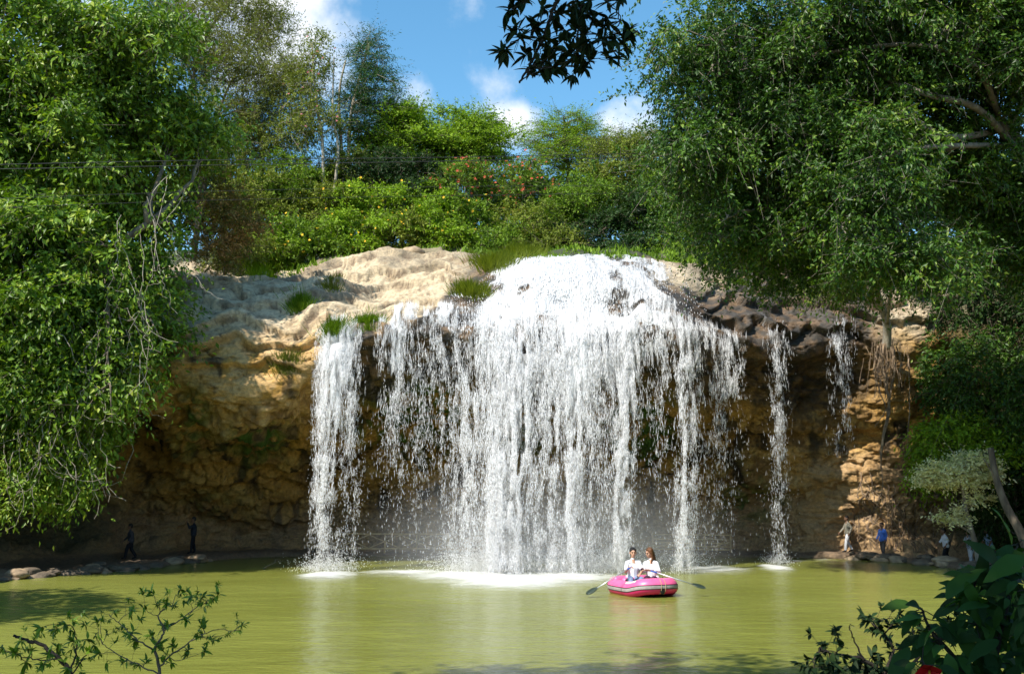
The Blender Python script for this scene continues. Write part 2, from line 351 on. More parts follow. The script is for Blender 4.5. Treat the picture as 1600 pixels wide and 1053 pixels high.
# open rock on top
tan = np.tile(np.array([.55, .44, .29]), (len(p), 1)); tan = mixc_(tan, (.36, .27, .17), sstep(.5, .7, n2)); tan = mixc_(tan, (.22, .17, .11), sstep(.52, .66, n1) * .75); tan = mixc_(tan, (.20, .14, .09), (1 - sstep(0, .04, ck)) * .8); tan = mixc_(tan, (.16, .11, .07), (1 - sstep(.02, .10, np.abs((st2 % 1) - .04))) * .8 * sstep(.42, .55, n2))
tt = sstep(8.5, 9.6, v + (n1 - .5) * 1.5 - .5 * (1 - sstep(500, 560, u)))
C = C * (1 - tt[:, None]) + tan * tt[:, None]
# wet black rock under and beside the water
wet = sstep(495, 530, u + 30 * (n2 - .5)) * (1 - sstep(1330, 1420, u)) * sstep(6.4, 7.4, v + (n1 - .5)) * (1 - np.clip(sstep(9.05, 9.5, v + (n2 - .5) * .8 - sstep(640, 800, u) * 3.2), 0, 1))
wet = np.maximum(wet, sstep(1090, 1130, u) * (1 - sstep(1330, 1400, u)) * sstep(8.4, 8.8, v) * (1 - sstep(12, 12.6, v)) * (.35 + .65 * sstep(.36, .5, n2)))  # right of the dome: wet rock with the tree crown's shade painted in
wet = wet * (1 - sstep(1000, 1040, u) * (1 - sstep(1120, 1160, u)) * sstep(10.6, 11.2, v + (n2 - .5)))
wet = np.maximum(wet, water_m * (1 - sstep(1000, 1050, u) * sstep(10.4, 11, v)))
wet_shade_c = mixc_(np.tile(np.array([.018, .016, .015]), (len(p), 1)), (.13, .075, .035), sstep(.46, .64, n2))
C = C * (1 - wet[:, None] * .92) + wet_shade_c * wet[:, None] * .92
# moss
moss = np.zeros(len(p))
for (mx_, my_, ru, rv, s) in [(400, 6.7, 45, .8, 1), (300, 7.2, 30, 1.2, .6), (650, 6.4, 90, .7, .9), (820, 6, 60, .6, .5), (1000, 6.2, 60, .8, .9), (1170, 4.5, 60, .8, .5), (330, 4.6, 60, .6, .3)]:
    moss = np.maximum(moss, s * np.exp(-((u - mx_) / ru) ** 2 - ((v - my_) / rv) ** 2))
C = mixc_(C, (.05, .11, .012), np.clip(moss * 1.6, 0, 1) * sstep(.42, .58, n2))
# soil and litter behind the rim and on the ledge
C = mixc_(C, (.045, .055, .018), sstep(12.05, 12.4, v))
C = mixc_(C, (.19, .13, .08), (1 - sstep(2.9, 3.1, v)))
C = mixc_(C, (.05, .055, .02), np.maximum(sstep(1440, 1500, u), 1 - sstep(120, 220, u)) * sstep(3, 3.5, v) * .8)
m, N_, L_, b = newmat('cliff_rock')
a = N_.new('ShaderNodeVertexColor'); a.layer_name = 'Col'
tcn = N_.new('ShaderNodeTexCoord'); nn = N_.new('ShaderNodeTexNoise'); nn.inputs['Scale'].default_value = 7; nn.inputs['Detail'].default_value = 8; nn.inputs['Roughness'].default_value = .65
L_.new(tcn.outputs['Object'], nn.inputs['Vector'])
r = ramp(N_, [(.3, (.55, .55, .55)), (.5, (.95, .95, .95)), (.72, (1.35, 1.3, 1.2))], nn.outputs['Fac'], L_)
mu = N_.new('ShaderNodeMix'); mu.data_type = 'RGBA'; mu.blend_type = 'MULTIPLY'; mu.inputs[0].default_value = 1
L_.new(a.outputs[0], mu.inputs[6]); L_.new(r.outputs[0], mu.inputs[7]); L_.new(mu.outputs[2], b.inputs['Base Color'])
wa = attr(N_, 'wet'); rr = N_.new('ShaderNodeMapRange'); rr.inputs['To Min'].default_value = .85; rr.inputs['To Max'].default_value = .5; L_.new(wa.outputs['Fac'], rr.inputs[0]); L_.new(rr.outputs[0], b.inputs['Roughness'])
bp = N_.new('ShaderNodeBump'); bp.inputs['Strength'].default_value = .9; bp.inputs['Distance'].default_value = .16
n5 = N_.new('ShaderNodeTexNoise'); n5.inputs['Scale'].default_value = 2.2; n5.inputs['Detail'].default_value = 10; n5.inputs['Roughness'].default_value = .7; mpp = N_.new('ShaderNodeMapping'); mpp.inputs['Scale'].default_value = (1, 1, 2.2); L_.new(tcn.outputs['Object'], mpp.inputs[0]); L_.new(mpp.outputs[0], n5.inputs['Vector'])
L_.new(n5.outputs['Fac'], bp.inputs['Height']); L_.new(bp.outputs[0], b.inputs['Normal'])
M['cliff'] = m
nv_, nu_ = GY.shape
ii, jj = np.meshgrid(np.arange(nv_ - 1), np.arange(nu_ - 1), indexing='ij')
Q = np.stack([ii * nu_ + jj, ii * nu_ + jj + 1, (ii + 1) * nu_ + jj + 1, (ii + 1) * nu_ + jj], -1).reshape(-1, 4)
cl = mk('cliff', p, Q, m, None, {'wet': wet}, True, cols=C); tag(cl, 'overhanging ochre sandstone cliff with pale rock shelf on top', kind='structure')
cl['label'] = 'overhanging ochre cliff around the pool with pale bare rock on top'

def cliff_at(px, v, off=0.0):
    """points on the finished rock surface, px and v arrays"""
    px = np.atleast_1d(np.asarray(px, float)); v = np.atleast_1d(np.asarray(v, float))
    a = np.interp(px, us, np.arange(nu_)); b = np.interp(v, vs, np.arange(nv_))
    i = np.clip(b.astype(int), 0, nv_ - 2); j = np.clip(a.astype(int), 0, nu_ - 2); fb = (b - i)[:, None]; fa = (a - j)[:, None]
    q = lambda A: (A[i, j] * (1 - fa) + A[i, j + 1] * fa) * (1 - fb) + (A[i + 1, j] * (1 - fa) + A[i + 1, j + 1] * fa) * fb
    pt = q(Gd); nn = unit(q(nrm))
    return pt + nn * off, nn

# ------------------------------------------------------------------ ground, near bank, pool
gm = simple('soil', (.05, .06, .02), (.09, .07, .03), 2, .95, .5, 10)
gv = []; gr_ = np.linspace(0, 1, 60)
xs = np.sign(np.linspace(-1, 1, 81)) * np.abs(np.linspace(-1, 1, 81)) ** 3 * 2500
ys = np.sign(np.linspace(-1, 1, 81)) * np.abs(np.linspace(-1, 1, 81)) ** 3 * 2500
X_, Y_ = np.meshgrid(xs, ys); rr_ = np.hypot(X_, Y_ - 30)
Z_ = -4 + sstep(150, 700, rr_) * 22 + fbm(np.stack([X_.ravel() * .004, Y_.ravel() * .004, 0 * X_.ravel()], -1), 3, 3).reshape(X_.shape) * 12 * sstep(150, 500, rr_)
g = mk('ground', np.stack([X_, Y_, Z_], -1).reshape(-1, 3), np.stack([np.add.outer(np.arange(80) * 81, np.arange(80)), np.add.outer(np.arange(80) * 81, np.arange(80) + 1), np.add.outer((np.arange(80) + 1) * 81, np.arange(80) + 1), np.add.outer((np.arange(80) + 1) * 81, np.arange(80))], -1).reshape(-1, 4), gm, None, None, True)
tag(g, kind='structure')
# the bank the photographer stands on
xs = np.linspace(-40, 40, 161); ys = np.linspace(-45, 13, 117); X_, Y_ = np.meshgrid(xs, ys)
e = fbm(np.stack([X_.ravel() * .3, Y_.ravel() * .3, 0 * X_.ravel()], -1), 4, 8).reshape(X_.shape)
edge = 10.5 + np.abs(X_) * .05
Z_ = np.where(Y_ < edge, .2 + np.clip((edge - Y_) * .12, 0, 6), .2 - (Y_ - edge) * 1.2) + e * .15
Z_ = np.minimum(Z_, 1.15 + np.clip(-Y_, 0, 50) * .2)
nb = mk('bank', np.stack([X_, Y_, Z_], -1).reshape(-1, 3), np.stack([np.add.outer(np.arange(116) * 161, np.arange(160)), np.add.outer(np.arange(116) * 161, np.arange(160) + 1), np.add.outer((np.arange(116) + 1) * 161, np.arange(160) + 1), np.add.outer((np.arange(116) + 1) * 161, np.arange(160))], -1).reshape(-1, 4), gm, None, None, True)
tag(nb, kind='structure')
# pool water
m, N_, L_, b = newmat('pool_water')
tcn = N_.new('ShaderNodeTexCoord')
b.inputs['Roughness'].default_value = .2; b.inputs['IOR'].default_value = 1.33; b.inputs['Specular IOR Level'].default_value = .35
def nz_(sc_, det=4, rough=.5, st=(1, 1, 1)):
    mp = N_.new('ShaderNodeMapping'); mp.inputs['Scale'].default_value = st; L_.new(tcn.outputs['Object'], mp.inputs[0])
    t = N_.new('ShaderNodeTexNoise'); t.inputs['Scale'].default_value = sc_; t.inputs['Detail'].default_value = det; t.inputs['Roughness'].default_value = rough; L_.new(mp.outputs[0], t.inputs['Vector']); return t
a = nz_(.12, 4, .5); r = ramp(N_, [(.3, (.160, .170, .030)), (.7, (.23, .245, .052))], a.outputs['Fac'], L_)
L_.new(r.outputs[0], b.inputs['Base Color'])
w1 = nz_(1.1, 3, .5, (.5, 1.0, 1)); w2 = nz_(5, 3, .55, (.55, 1.0, 1))
ad = N_.new('ShaderNodeMath'); ad.operation = 'MULTIPLY_ADD'; ad.inputs[1].default_value = .35; L_.new(w2.outputs['Fac'], ad.inputs[0]); L_.new(w1.outputs['Fac'], ad.inputs[2])
bp = N_.new('ShaderNodeBump'); bp.inputs['Strength'].default_value = .42; bp.inputs['Distance'].default_value = .15; L_.new(ad.outputs[0], bp.inputs['Height']); L_.new(bp.outputs[0], b.inputs['Normal'])
M['pool'] = m
xs = np.linspace(-46, 46, 370); ys = np.linspace(6, 58, 340); X_, Y_ = np.meshgrid(xs, ys)
pp = np.stack([X_.ravel() * .8, Y_.ravel() * 1.6, 0 * X_.ravel()], -1)
Z_ = fbm(pp, 3, 77).reshape(X_.shape) * .014
nx = len(xs); ny = len(ys)
pw = mk('water', np.stack([X_, Y_, Z_], -1).reshape(-1, 3), np.stack([np.add.outer(np.arange(ny - 1) * nx, np.arange(nx - 1)), np.add.outer(np.arange(ny - 1) * nx, np.arange(nx - 1) + 1), np.add.outer((np.arange(ny - 1) + 1) * nx, np.arange(nx - 1) + 1), np.add.outer((np.arange(ny - 1) + 1) * nx, np.arange(nx - 1))], -1).reshape(-1, 4), m, None, None, True)
tag(pw, kind='structure')

# ------------------------------------------------------------------ falling water
def watermat(name, thr=(.44, .58)):
    m, N, L, b = newmat(name)
    b.inputs['Base Color'].default_value = (.97, .975, .98, 1); b.inputs['Roughness'].default_value = .5
    t = N.new('ShaderNodeBsdfTranslucent'); t.inputs[0].default_value = (.98, .98, .99, 1)
    mx = N.new('ShaderNodeMixShader'); mx.inputs[0].default_value = .42; L.new(b.outputs[0], mx.inputs[1]); L.new(t.outputs[0], mx.inputs[2])
    return m, N, L, b, mx
m, N_, L_, b, mx = watermat('water_drops'); L_.new(mx.outputs[0], N_['Material Output'].inputs[0]); M['drops'] = m
# sheet of foam running over rock: streaks in the flow direction, density from the mesh
m, N_, L_, b, mx = watermat('white_water')
fa = attr(N_, 'fu'); fb = attr(N_, 'fv'); de = attr(N_, 'dens')
cb = N_.new('ShaderNodeCombineXYZ'); L_.new(fa.outputs['Fac'], cb.inputs[0]); L_.new(fb.outputs['Fac'], cb.inputs[1])
def wn(sx, sy, det=5):
    mp = N_.new('ShaderNodeMapping'); mp.inputs['Scale'].default_value = (sx, sy, 1); L_.new(cb.outputs[0], mp.inputs[0])
    t = N_.new('ShaderNodeTexNoise'); t.inputs['Scale'].default_value = 1; t.inputs['Detail'].default_value = det; t.inputs['Roughness'].default_value = .6; L_.new(mp.outputs[0], t.inputs['Vector']); return t
t1 = wn(7, .7); t2 = wn(24, 2.6); 
s1 = N_.new('ShaderNodeMath'); s1.operation = 'MULTIPLY_ADD'; s1.inputs[1].default_value = .6; L_.new(t2.outputs['Fac'], s1.inputs[0]); L_.new(t1.outputs['Fac'], s1.inputs[2])   # ~0.8 mean
s2 = N_.new('ShaderNodeMath'); s2.operation = 'ADD'; L_.new(s1.outputs[0], s2.inputs[0]); L_.new(de.outputs['Fac'], s2.inputs[1])
al = N_.new('ShaderNodeMapRange'); al.inputs['From Min'].default_value = 1.16; al.inputs['From Max'].default_value = 1.46; L_.new(s2.outputs[0], al.inputs[0])
tr = N_.new('ShaderNodeBsdfTransparent'); m2 = N_.new('ShaderNodeMixShader'); L_.new(al.outputs[0], m2.inputs[0]); L_.new(tr.outputs[0], m2.inputs[1]); L_.new(mx.outputs[0], m2.inputs[2])
L_.new(m2.outputs[0], N_['Material Output'].inputs[0])
bp = N_.new('ShaderNodeBump'); bp.inputs['Strength'].default_value = .9; bp.inputs['Distance'].default_value = .15; L_.new(s1.outputs[0], bp.inputs['Height']); L_.new(bp.outputs[0], b.inputs['Normal'])
M['foamsheet'] = m

def drops_mesh(name, C, ln, wd, D, parent):
    """three-sided spindles: centres, half length, half width, direction"""
    n = len(C); U = unit(np.cross(D, rdir(n))); V = np.cross(D, U)
    ln = np.asarray(ln)[:, None]; wd = np.asarray(wd)[:, None]
    vs_ = [C - D * ln, C + D * ln * .8]
    for k in range(3):
        a = 2 * np.pi * k / 3; vs_.append(C + (U * math.cos(a) + V * math.sin(a)) * wd + D * ln * .25)
    Vt = np.stack(vs_, 1).reshape(-1, 3); b = np.arange(n)[:, None, None] * 5
    T = np.array([[0, 3, 2], [0, 4, 3], [0, 2, 4], [1, 2, 3], [1, 3, 4], [1, 4, 2]])[None] + b
    o = mk(name, Vt, T.reshape(-1, 3), M['drops'], parent, None, True); o['kind'] = 'stuff'; return o

LIPV = 8.0
def sheet(name, parent, pxs, dens_fn, v_top, v_lip, fall, off=.10, nvs=90, nf=40, lipshift=None):
    """flowing sheet from v_top down to the lip and then `fall` metres of free fall"""
    pxs = np.asarray(pxs, float); rows = []; dv = []; fv = []
    vt = v_top(pxs); vl = v_lip(pxs)
    for k in range(nvs):
        t = k / (nvs - 1); vv = vt + (vl - vt) * t
        pt, nn = cliff_at(pxs, vv, off)
        pt = pt + nn * (fbm(pt * np.array([2.2, 2.2, 1.2]), 3, 90)[:, None] * .10)
        rows.append(pt); dv.append(dens_fn(pxs, t, 0))
    # keep lips from sinking behind the rock bumps
    lip = rows[-1]; vel = 1.1
    for k in range(1, nf + 1):
        h = fall * (k / nf) ** 1.3
        q = lip.copy(); q[:, 2] -= h; q[:, 1] -= .62 * np.sqrt(h) * (1 - .03 * h)
        q[:, 1] += fbm(q * np.array([2.5, .5, .8]), 2, 91) * .12
        rows.append(q); dv.append(dens_fn(pxs, 1, h / fall))
    A = np.array(rows); nr, ncn = A.shape[:2]
    d_ = np.concatenate([[np.zeros(ncn)], np.cumsum(np.linalg.norm(np.diff(A, axis=0), axis=2), axis=0)])
    fu = np.broadcast_to(A[:, :, 0].mean(0)[None], d_.shape)
    i, j = np.meshgrid(np.arange(nr - 1), np.arange(ncn - 1), indexing='ij')
    Q = np.stack([i * ncn + j, i * ncn + j + 1, (i + 1) * ncn + j + 1, (i + 1) * ncn + j], -1).reshape(-1, 4)
    o = mk(name, A.reshape(-1, 3), Q, M['foamsheet'], parent, {'fu': fu.ravel(), 'fv': d_.ravel(), 'dens': np.array(dv).ravel()}, True)
    return o, lip

def spray_col(n, p0, w0, p1, w1, fade=1.0, zend=0.0, seed=0, vlip=None, tmax=1, clump=1.0, tpow=1.0):
    """drops falling from the lip at column p0 (photo px) to column p1; widths in px"""
    m_ = int(n * 3.2)
    t = rng.random(m_) ** tpow * tmax
    g0 = np.clip(rng.normal(size=m_), -2.4, 2.4)
    s = p0 + g0 * w0
    top_, _ = cliff_at(s, (9.25 if vlip is None else vlip) + .5 * rng.random(m_) ** 1.5, .12)
    bx = XatZv(p1 + g0 * w1, top_[:, 1] - 1.0, 0)
    zz = top_[:, 2] * (1 - t) + zend * t
    h = top_[:, 2] - zz
    X = top_[:, 0] + (bx - top_[:, 0]) * t ** .8 + rng.normal(size=m_) * (.02 + .10 * t)
    Y = top_[:, 1] - .62 * np.sqrt(np.maximum(h, 0)) * (1 - .03 * h) + rng.normal(size=m_) * (.06 + .22 * t)
    C = np.stack([X, Y, zz], -1)
    q = np.stack([X * 6 + .5 * np.sin(zz * .8), Y * .7, zz * .35], -1)
    nzv = vnoise(q, 101 + seed) * .5 + vnoise(q * np.array([1.3, 2, 6.]), 102 + seed) * .5
    pr = np.clip(.36 + clump * 2.6 * nzv, 0, 1) * (1 - (1 - fade) * t)
    keep = rng.random(m_) < pr
    return C[keep][:n], t[keep][:n]
XatZv = np.vectorize(XatZ)
def drops(name, parent, specs, big=1.0):
    Cs = []; Ts = []
    for k, s in enumerate(specs):
        s = dict(s); s['n'] = int(s['n'] * 1.5); C, t = spray_col(seed=k * 7, **s); Cs.append(C); Ts.append(t)
    C = np.vstack(Cs); t = np.concatenate(Ts); n = len(C)
    D = unit(np.stack([rng.normal(size=n) * .12, rng.normal(size=n) * .12, -np.ones(n)], -1))
    ln = (.028 + .19 * rng.random(n) ** 2.5) * (1.5 - 1.0 * t) * big; wd = (.0032 + .0078 * rng.random(n) ** 3) * (1 + .15 * t) * big
    return drops_mesh(name, C, ln, wd, D, parent)

# main cascade
WFB = P(860, 895, 36)
wf = empty('waterfall', (WFB[0], WFB[1], 0), 'broad white main waterfall pouring over the domed rock behind the pink raft', 'waterfall', 'streams of the waterfall')
def rel(root, o):
    """shift a mesh built in world coordinates into its root's frame"""
    Mi = (Matrix.Translation(root.location) @ root.rotation_euler.to_matrix().to_4x4()).inverted()
    o.data.transform(Mi); return o
def main_d(px, t, f):
    a = np.interp(px, [655, 690, 720, 745, 770, 800, 1010, 1045, 1090, 1112], [-.10, .02, .14, .38, .80, .95, .82, .54, .28, -.05])
    # the sides of the dome stay darker high up; the rim at the right is a thin skin over black rock
    e = sstep(705, 770, px + 75 * (t - .2)) * (1 - sstep(1040 , 1125, px - 75 * (t - .5)))
    a = a - .45 * (1 - e) * (t < .98) * (1 - t ** 3)
    holes = fbm(np.stack([px * .028, np.full(len(px), t * 4.0), np.zeros(len(px))], -1), 3, 66)
    a = a - np.clip(holes - .14, 0, 1) * 1.5 * (t < 1) - .30 * np.exp(-((px - 1010 - 40 * t) / 40) ** 2) * (t < 1) * (holes > -.1) - .25 * np.exp(-((px - 770 + 40 * t) / 26) ** 2) * (t < 1) * (holes > -.05)
    st = sum(g_ * np.exp(-((px - (c0 + (c1 - c0) * f)) / w_) ** 2) for c0, c1, w_, g_ in [(815, 786, 18, .34), (793, 772, 9, .16), (893, 888, 22, .20), (978, 967, 10, .34), (738, 728, 14, .24), (1068, 1066, 10, .40), (940, 935, 14, .1)])
    g = np.exp(-((px - 828) / 82.0) ** 2)
    return a - sstep(.02, .62, np.full(len(px), f)) * (1.12 - .54 * g) - f * .12 + (f > 0) * (st * sstep(0, .3, np.full(len(px), f)) + .18 * fbm(np.stack([px * .09, np.zeros(len(px)) + f * 2, np.ones(len(px)) * 5], -1), 3, 67))
rim = lambda px: np.interp(px, [650, 700, 730, 760, 800, 840, 1000, 1060, 1110], [9.6, 10.0, 10.6, 11.4, 11.9, 12.2, 12.1, 11.6, 10.2])
o, lip = sheet('water_sheet', wf, np.arange(655, 1112, 1.6), main_d, rim, lambda px: np.interp(px, [655, 720, 780, 1040, 1110], [9.0, 9.3, 9.7, 9.7, 9.2]) + .35 * vnoise(np.stack([px * .045, 0 * px, 0 * px], -1), 333), 8.9)
rel(wf, o)
o = drops('falling_drops', wf, [
    dict(n=6500, p0=850, w0=66, p1=840, w1=60, fade=.4, clump=1.6),
    dict(n=26000, p0=812, w0=24, p1=786, w1=12, clump=.8),
    dict(n=11000, p0=790, w0=14, p1=772, w1=9, clump=.8),
    dict(n=15000, p0=893, w0=22, p1=888, w1=22, fade=.7),
    dict(n=13000, p0=980, w0=8, p1=967, w1=7, clump=.8),
    dict(n=4500, p0=940, w0=18, p1=935, w1=22, fade=.2, tpow=1.5),
    dict(n=7000, p0=742, w0=20, p1=728, w1=15, fade=.8),
    dict(n=3000, p0=690, w0=14, p1=690, w1=18, fade=.05, clump=1.6, tpow=2.2),
    dict(n=6500, p0=1068, w0=8, p1=1066, w1=7),
    dict(n=1800, p0=1035, w0=20, p1=1030, w1=26, fade=.15, clump=1.6, tpow=1.6),
    dict(n=1800, p0=1098, w0=12, p1=1100, w1=20, fade=.2, clump=1.6, tpow=1.4),
    dict(n=7000, p0=850, w0=60, p1=835, w1=70, fade=1, tmax=1, tpow=.6),
    dict(n=6000, p0=870, w0=85, p1=865, w1=85, fade=.05, tmax=.5, tpow=1.7),
]); rel(wf, o)
# foam and bouncing drops on the dome itself
n_ = 7000
pxr = rng.normal(880, 95, n_); ok = (pxr > 700) & (pxr < 1100); pxr = pxr[ok]; vv = 8.8 + rng.random(len(pxr)) * (rim(pxr) - 8.9)
pt, nn = cliff_at(pxr, vv, .0); pt2, _ = cliff_at(pxr, vv - .1, 0); D = unit(pt2 - pt)
pt = pt + nn * (.06 + .10 * rng.random(len(pt)) ** 2)[:, None]
o = drops_mesh('surface_spray', pt, .05 + .11 * rng.random(len(pt)), .008 + .012 * rng.random(len(pt)), D, wf); rel(wf, o)

def small_fall(label, rng_px, dens_fn, vtop, vlip, fall, specs, nm='waterfall'):
    c = (rng_px[0] + rng_px[-1]) / 2; q, _ = cliff_at([c], [vlip(np.array([c]))[0]], 0)
    r_ = empty(nm, (q[0, 0], q[0, 1] - .6, 0), label, 'waterfall', 'streams of the waterfall')
    o, _ = sheet('water_sheet', r_, rng_px, dens_fn, vtop, vlip, fall, nvs=50); rel(r_, o)
    o = drops('falling_drops', r_, specs); rel(r_, o)
    return r_
bell = lambda px, c, w_: np.exp(-((px - c) / w_) ** 2)
small_fall('narrow white curtain of water farthest left, beside the sandy shoulder of rock', np.arange(496, 580, 1.6),
           lambda px, t, f: .10 + .62 * bell(px, 535, 30) - .5 * (1 - sstep(.3, .8, np.full(len(px), t))) * (px < 600) - f * .42, lambda px: np.full(len(px), 9.8), lambda px: np.full(len(px), 9.0), 4.5,
           [dict(n=8500, p0=533, w0=14, p1=520, w1=15, fade=.15, clump=1.2, tpow=1.4), dict(n=6500, p0=516, w0=6, p1=502, w1=7, fade=.6), dict(n=1500, p0=555, w0=8, p1=550, w1=10, fade=.4)])
small_fall('thin veil of water over dark wet rock, second from the left', np.arange(590, 664, 1.6),
           lambda px, t, f: .08 + .48 * bell(px, 620, 24) - .4 * (1 - sstep(.2, .7, np.full(len(px), t))) - f * .5, lambda px: np.full(len(px), 9.8), lambda px: np.full(len(px), 9.0), 4.2,
           [dict(n=4200, p0=622, w0=14, p1=622, w1=18, fade=.03, clump=1.5, tpow=2.4), dict(n=1500, p0=655, w0=10, p1=660, w1=14, fade=.1, clump=1.6, tpow=2)])
small_fall('single thin stream running down black rock and falling right of the main cascade', np.arange(1158, 1222, 1.6),
           lambda px, t, f: -.12 + .50 * bell(px, 1166 + 32 * t, 7 + 3 * t) - f * .6, lambda px: np.full(len(px), 11.3), lambda px: np.full(len(px), 9.0), 3.0,
           [dict(n=1700, p0=1198, w0=5, p1=1214, w1=5, fade=.8), dict(n=400, p0=1206, w0=10, p1=1210, w1=16, fade=.4)])
small_fall('faint trickle at the far right of the cliff, dying out halfway down', np.arange(1276, 1336, 1.6),
           lambda px, t, f: -.12 + .38 * bell(px, 1280 + 26 * t, 6 + 6 * t) - f * .4, lambda px: np.full(len(px), 10.3), lambda px: np.full(len(px), 9.0), 2.6,
           [dict(n=1100, p0=1305, w0=9, p1=1305, w1=10, fade=.0, clump=1.5, tmax=.55)])
small_fall('short dribble of drops between the main cascade and the single thin stream', np.arange(1112, 1150, 1.6),
           lambda px, t, f: .02 + .36 * bell(px, 1134, 11) - f * .4, lambda px: np.full(len(px), 9.7), lambda px: np.full(len(px), 9.0), 1.4,
           [dict(n=1100, p0=1136, w0=7, p1=1136, w1=8, fade=.0, tmax=.3), dict(n=900, p0=1125, w0=12, p1=1125, w1=18, fade=.2, clump=1.6)])

# foam on the pool where the water lands, and splash drops above it
m, N_, L_, b, mx = watermat('foam')
fo = attr(N_, 'dens'); tcn = N_.new('ShaderNodeTexCoord'); mp = N_.new('ShaderNodeMapping'); mp.inputs['Scale'].default_value = (.5, 1, 1); L_.new(tcn.outputs['Object'], mp.inputs[0])
t_ = N_.new('ShaderNodeTexNoise'); t_.inputs['Scale'].default_value = 1.6; t_.inputs['Detail'].default_value = 9; t_.inputs['Roughness'].default_value = .68; L_.new(mp.outputs[0], t_.inputs['Vector'])
s2 = N_.new('ShaderNodeMath'); s2.operation = 'ADD'; L_.new(t_.outputs['Fac'], s2.inputs[0]); L_.new(fo.outputs['Fac'], s2.inputs[1])
al = N_.new('ShaderNodeMapRange'); al.interpolation_type = 'SMOOTHSTEP'; al.inputs['From Min'].default_value = .82; al.inputs['From Max'].default_value = 1.62; L_.new(s2.outputs[0], al.inputs[0])
tr = N_.new('ShaderNodeBsdfTransparent'); m2 = N_.new('ShaderNodeMixShader'); L_.new(al.outputs[0], m2.inputs[0]); L_.new(tr.outputs[0], m2.inputs[1]); L_.new(mx.outputs[0], m2.inputs[2])
L_.new(m2.outputs[0], N_['Material Output'].inputs[0])
M['foam'] = m
def onwater(px, py): 
    b_ = (H0 / 2 - py) / F; dy = math.cos(PITCH) - math.sin(PITCH) * b_; dz = math.sin(PITCH) + math.cos(PITCH) * b_
    Yw = -CAM_Z / dz * dy; return P(px, py, Yw)
FOAM = [(512, 900, 50, 1.6, 1.0), (800, 908, 112, 2.8, 1.1), (640, 896, 90, 1.2, .85), (720, 901, 90, 2.0, .95), (890, 903, 95, 2.2, .9), (960, 888, 60, 1.6, .75), (1110, 890, 72, 1.6, .8), (1212, 888, 26, 1.4, .95), (1300, 876, 45, .9, .5), (1230, 878, 70, .8, .5)]
xs = np.linspace(-10.5, 14.5, 220); ys = np.linspace(28, 48, 170); X_, Y_ = np.meshgrid(xs, ys); dn = np.zeros(X_.shape)
for (fx, fy, rx, ry, s_) in FOAM:
    c = onwater(fx, fy); dn = np.maximum(dn, s_ * 1.12 * np.exp(-(((X_ - c[0]) / (rx * c[1] / F)) ** 2 + ((Y_ - c[1]) / (ry * 1.35)) ** 2) ** 1.1))
Z_ = .035 + np.clip(dn, 0, 1) * .05 + fbm(np.stack([X_.ravel() * 1.5, Y_.ravel() * 2, 0 * X_.ravel()], -1), 3, 5).reshape(X_.shape) * .06 * np.clip(dn * 2, 0, 1)
nx = len(xs); ny = len(ys)
fo = mk('foam', np.stack([X_, Y_, Z_], -1).reshape(-1, 3), np.stack([np.add.outer(np.arange(ny - 1) * nx, np.arange(nx - 1)), np.add.outer(np.arange(ny - 1) * nx, np.arange(nx - 1) + 1), np.add.outer((np.arange(ny - 1) + 1) * nx, np.arange(nx - 1) + 1), np.add.outer((np.arange(ny - 1) + 1) * nx, np.arange(nx - 1))], -1).reshape(-1, 4), m, None, {'dens': dn.ravel()}, True)
tag(fo, 'white foam spreading on the green pool below the falls', 'foam', kind='stuff')
Cs = []
for (px, py, wx, n_, hh) in [(512, 890, 22, 2400, .5), (785, 890, 24, 9000, 1.3), (860, 893, 75, 9000, 1.1), (960, 880, 18, 1600, .7), (728, 890, 25, 2200, .8), (1068, 882, 16, 1400, .6), (1214, 880, 9, 600, .4), (930, 885, 35, 2000, .8)]:
    c = onwater(px, py); C = np.stack([c[0] + rng.normal(size=n_) * wx * c[1] / F, c[1] + rng.normal(size=n_) * .8, np.abs(rng.normal(size=n_)) * hh * .5], -1); Cs.append(C)
C = np.vstack(Cs); sp = drops_mesh('splash_spray', C, .015 + .04 * rng.random(len(C)), .006 + .009 * rng.random(len(C)), rdir(len(C)), None)
tag(sp, 'fine white spray thrown up where the main fall hits the pool', 'spray', kind='stuff')
# mist hanging at the foot of the main fall
mb = MB(); mb.ball((0, 0, 0), (1, 1, 1), nu=32, nv=20)
m = bpy.data.materials.new('mist'); m.use_nodes = True; N_ = m.node_tree.nodes; L_ = m.node_tree.links; N_.remove(N_['Principled BSDF'])
pv = N_.new('ShaderNodeVolumePrincipled'); pv.inputs['Color'].default_value = (1, 1, 1, 1); tcm = N_.new('ShaderNodeTexCoord')
ln_ = N_.new('ShaderNodeVectorMath'); ln_.operation = 'LENGTH'; L_.new(tcm.outputs['Object'], ln_.inputs[0]); mrr = N_.new('ShaderNodeMapRange'); mrr.interpolation_type = 'SMOOTHSTEP'
mrr.inputs['From Min'].default_value = 1.0; mrr.inputs['From Max'].default_value = .0; mrr.inputs['To Min'].default_value = 0; mrr.inputs['To Max'].default_value = .15; L_.new(ln_.outputs['Value'], mrr.inputs[0]); L_.new(mrr.outputs[0], pv.inputs['Density'])
pv.inputs['Anisotropy'].default_value = -.3
L_.new(pv.outputs[0], N_['Material Output'].inputs['Volume'])
o = mb.build('mist', m); o.location = (1.4, 38.6, .6); o.scale = (8.5, 3.0, 4.4); tag(o, 'pale mist at the foot of the main fall', 'mist', kind='stuff')

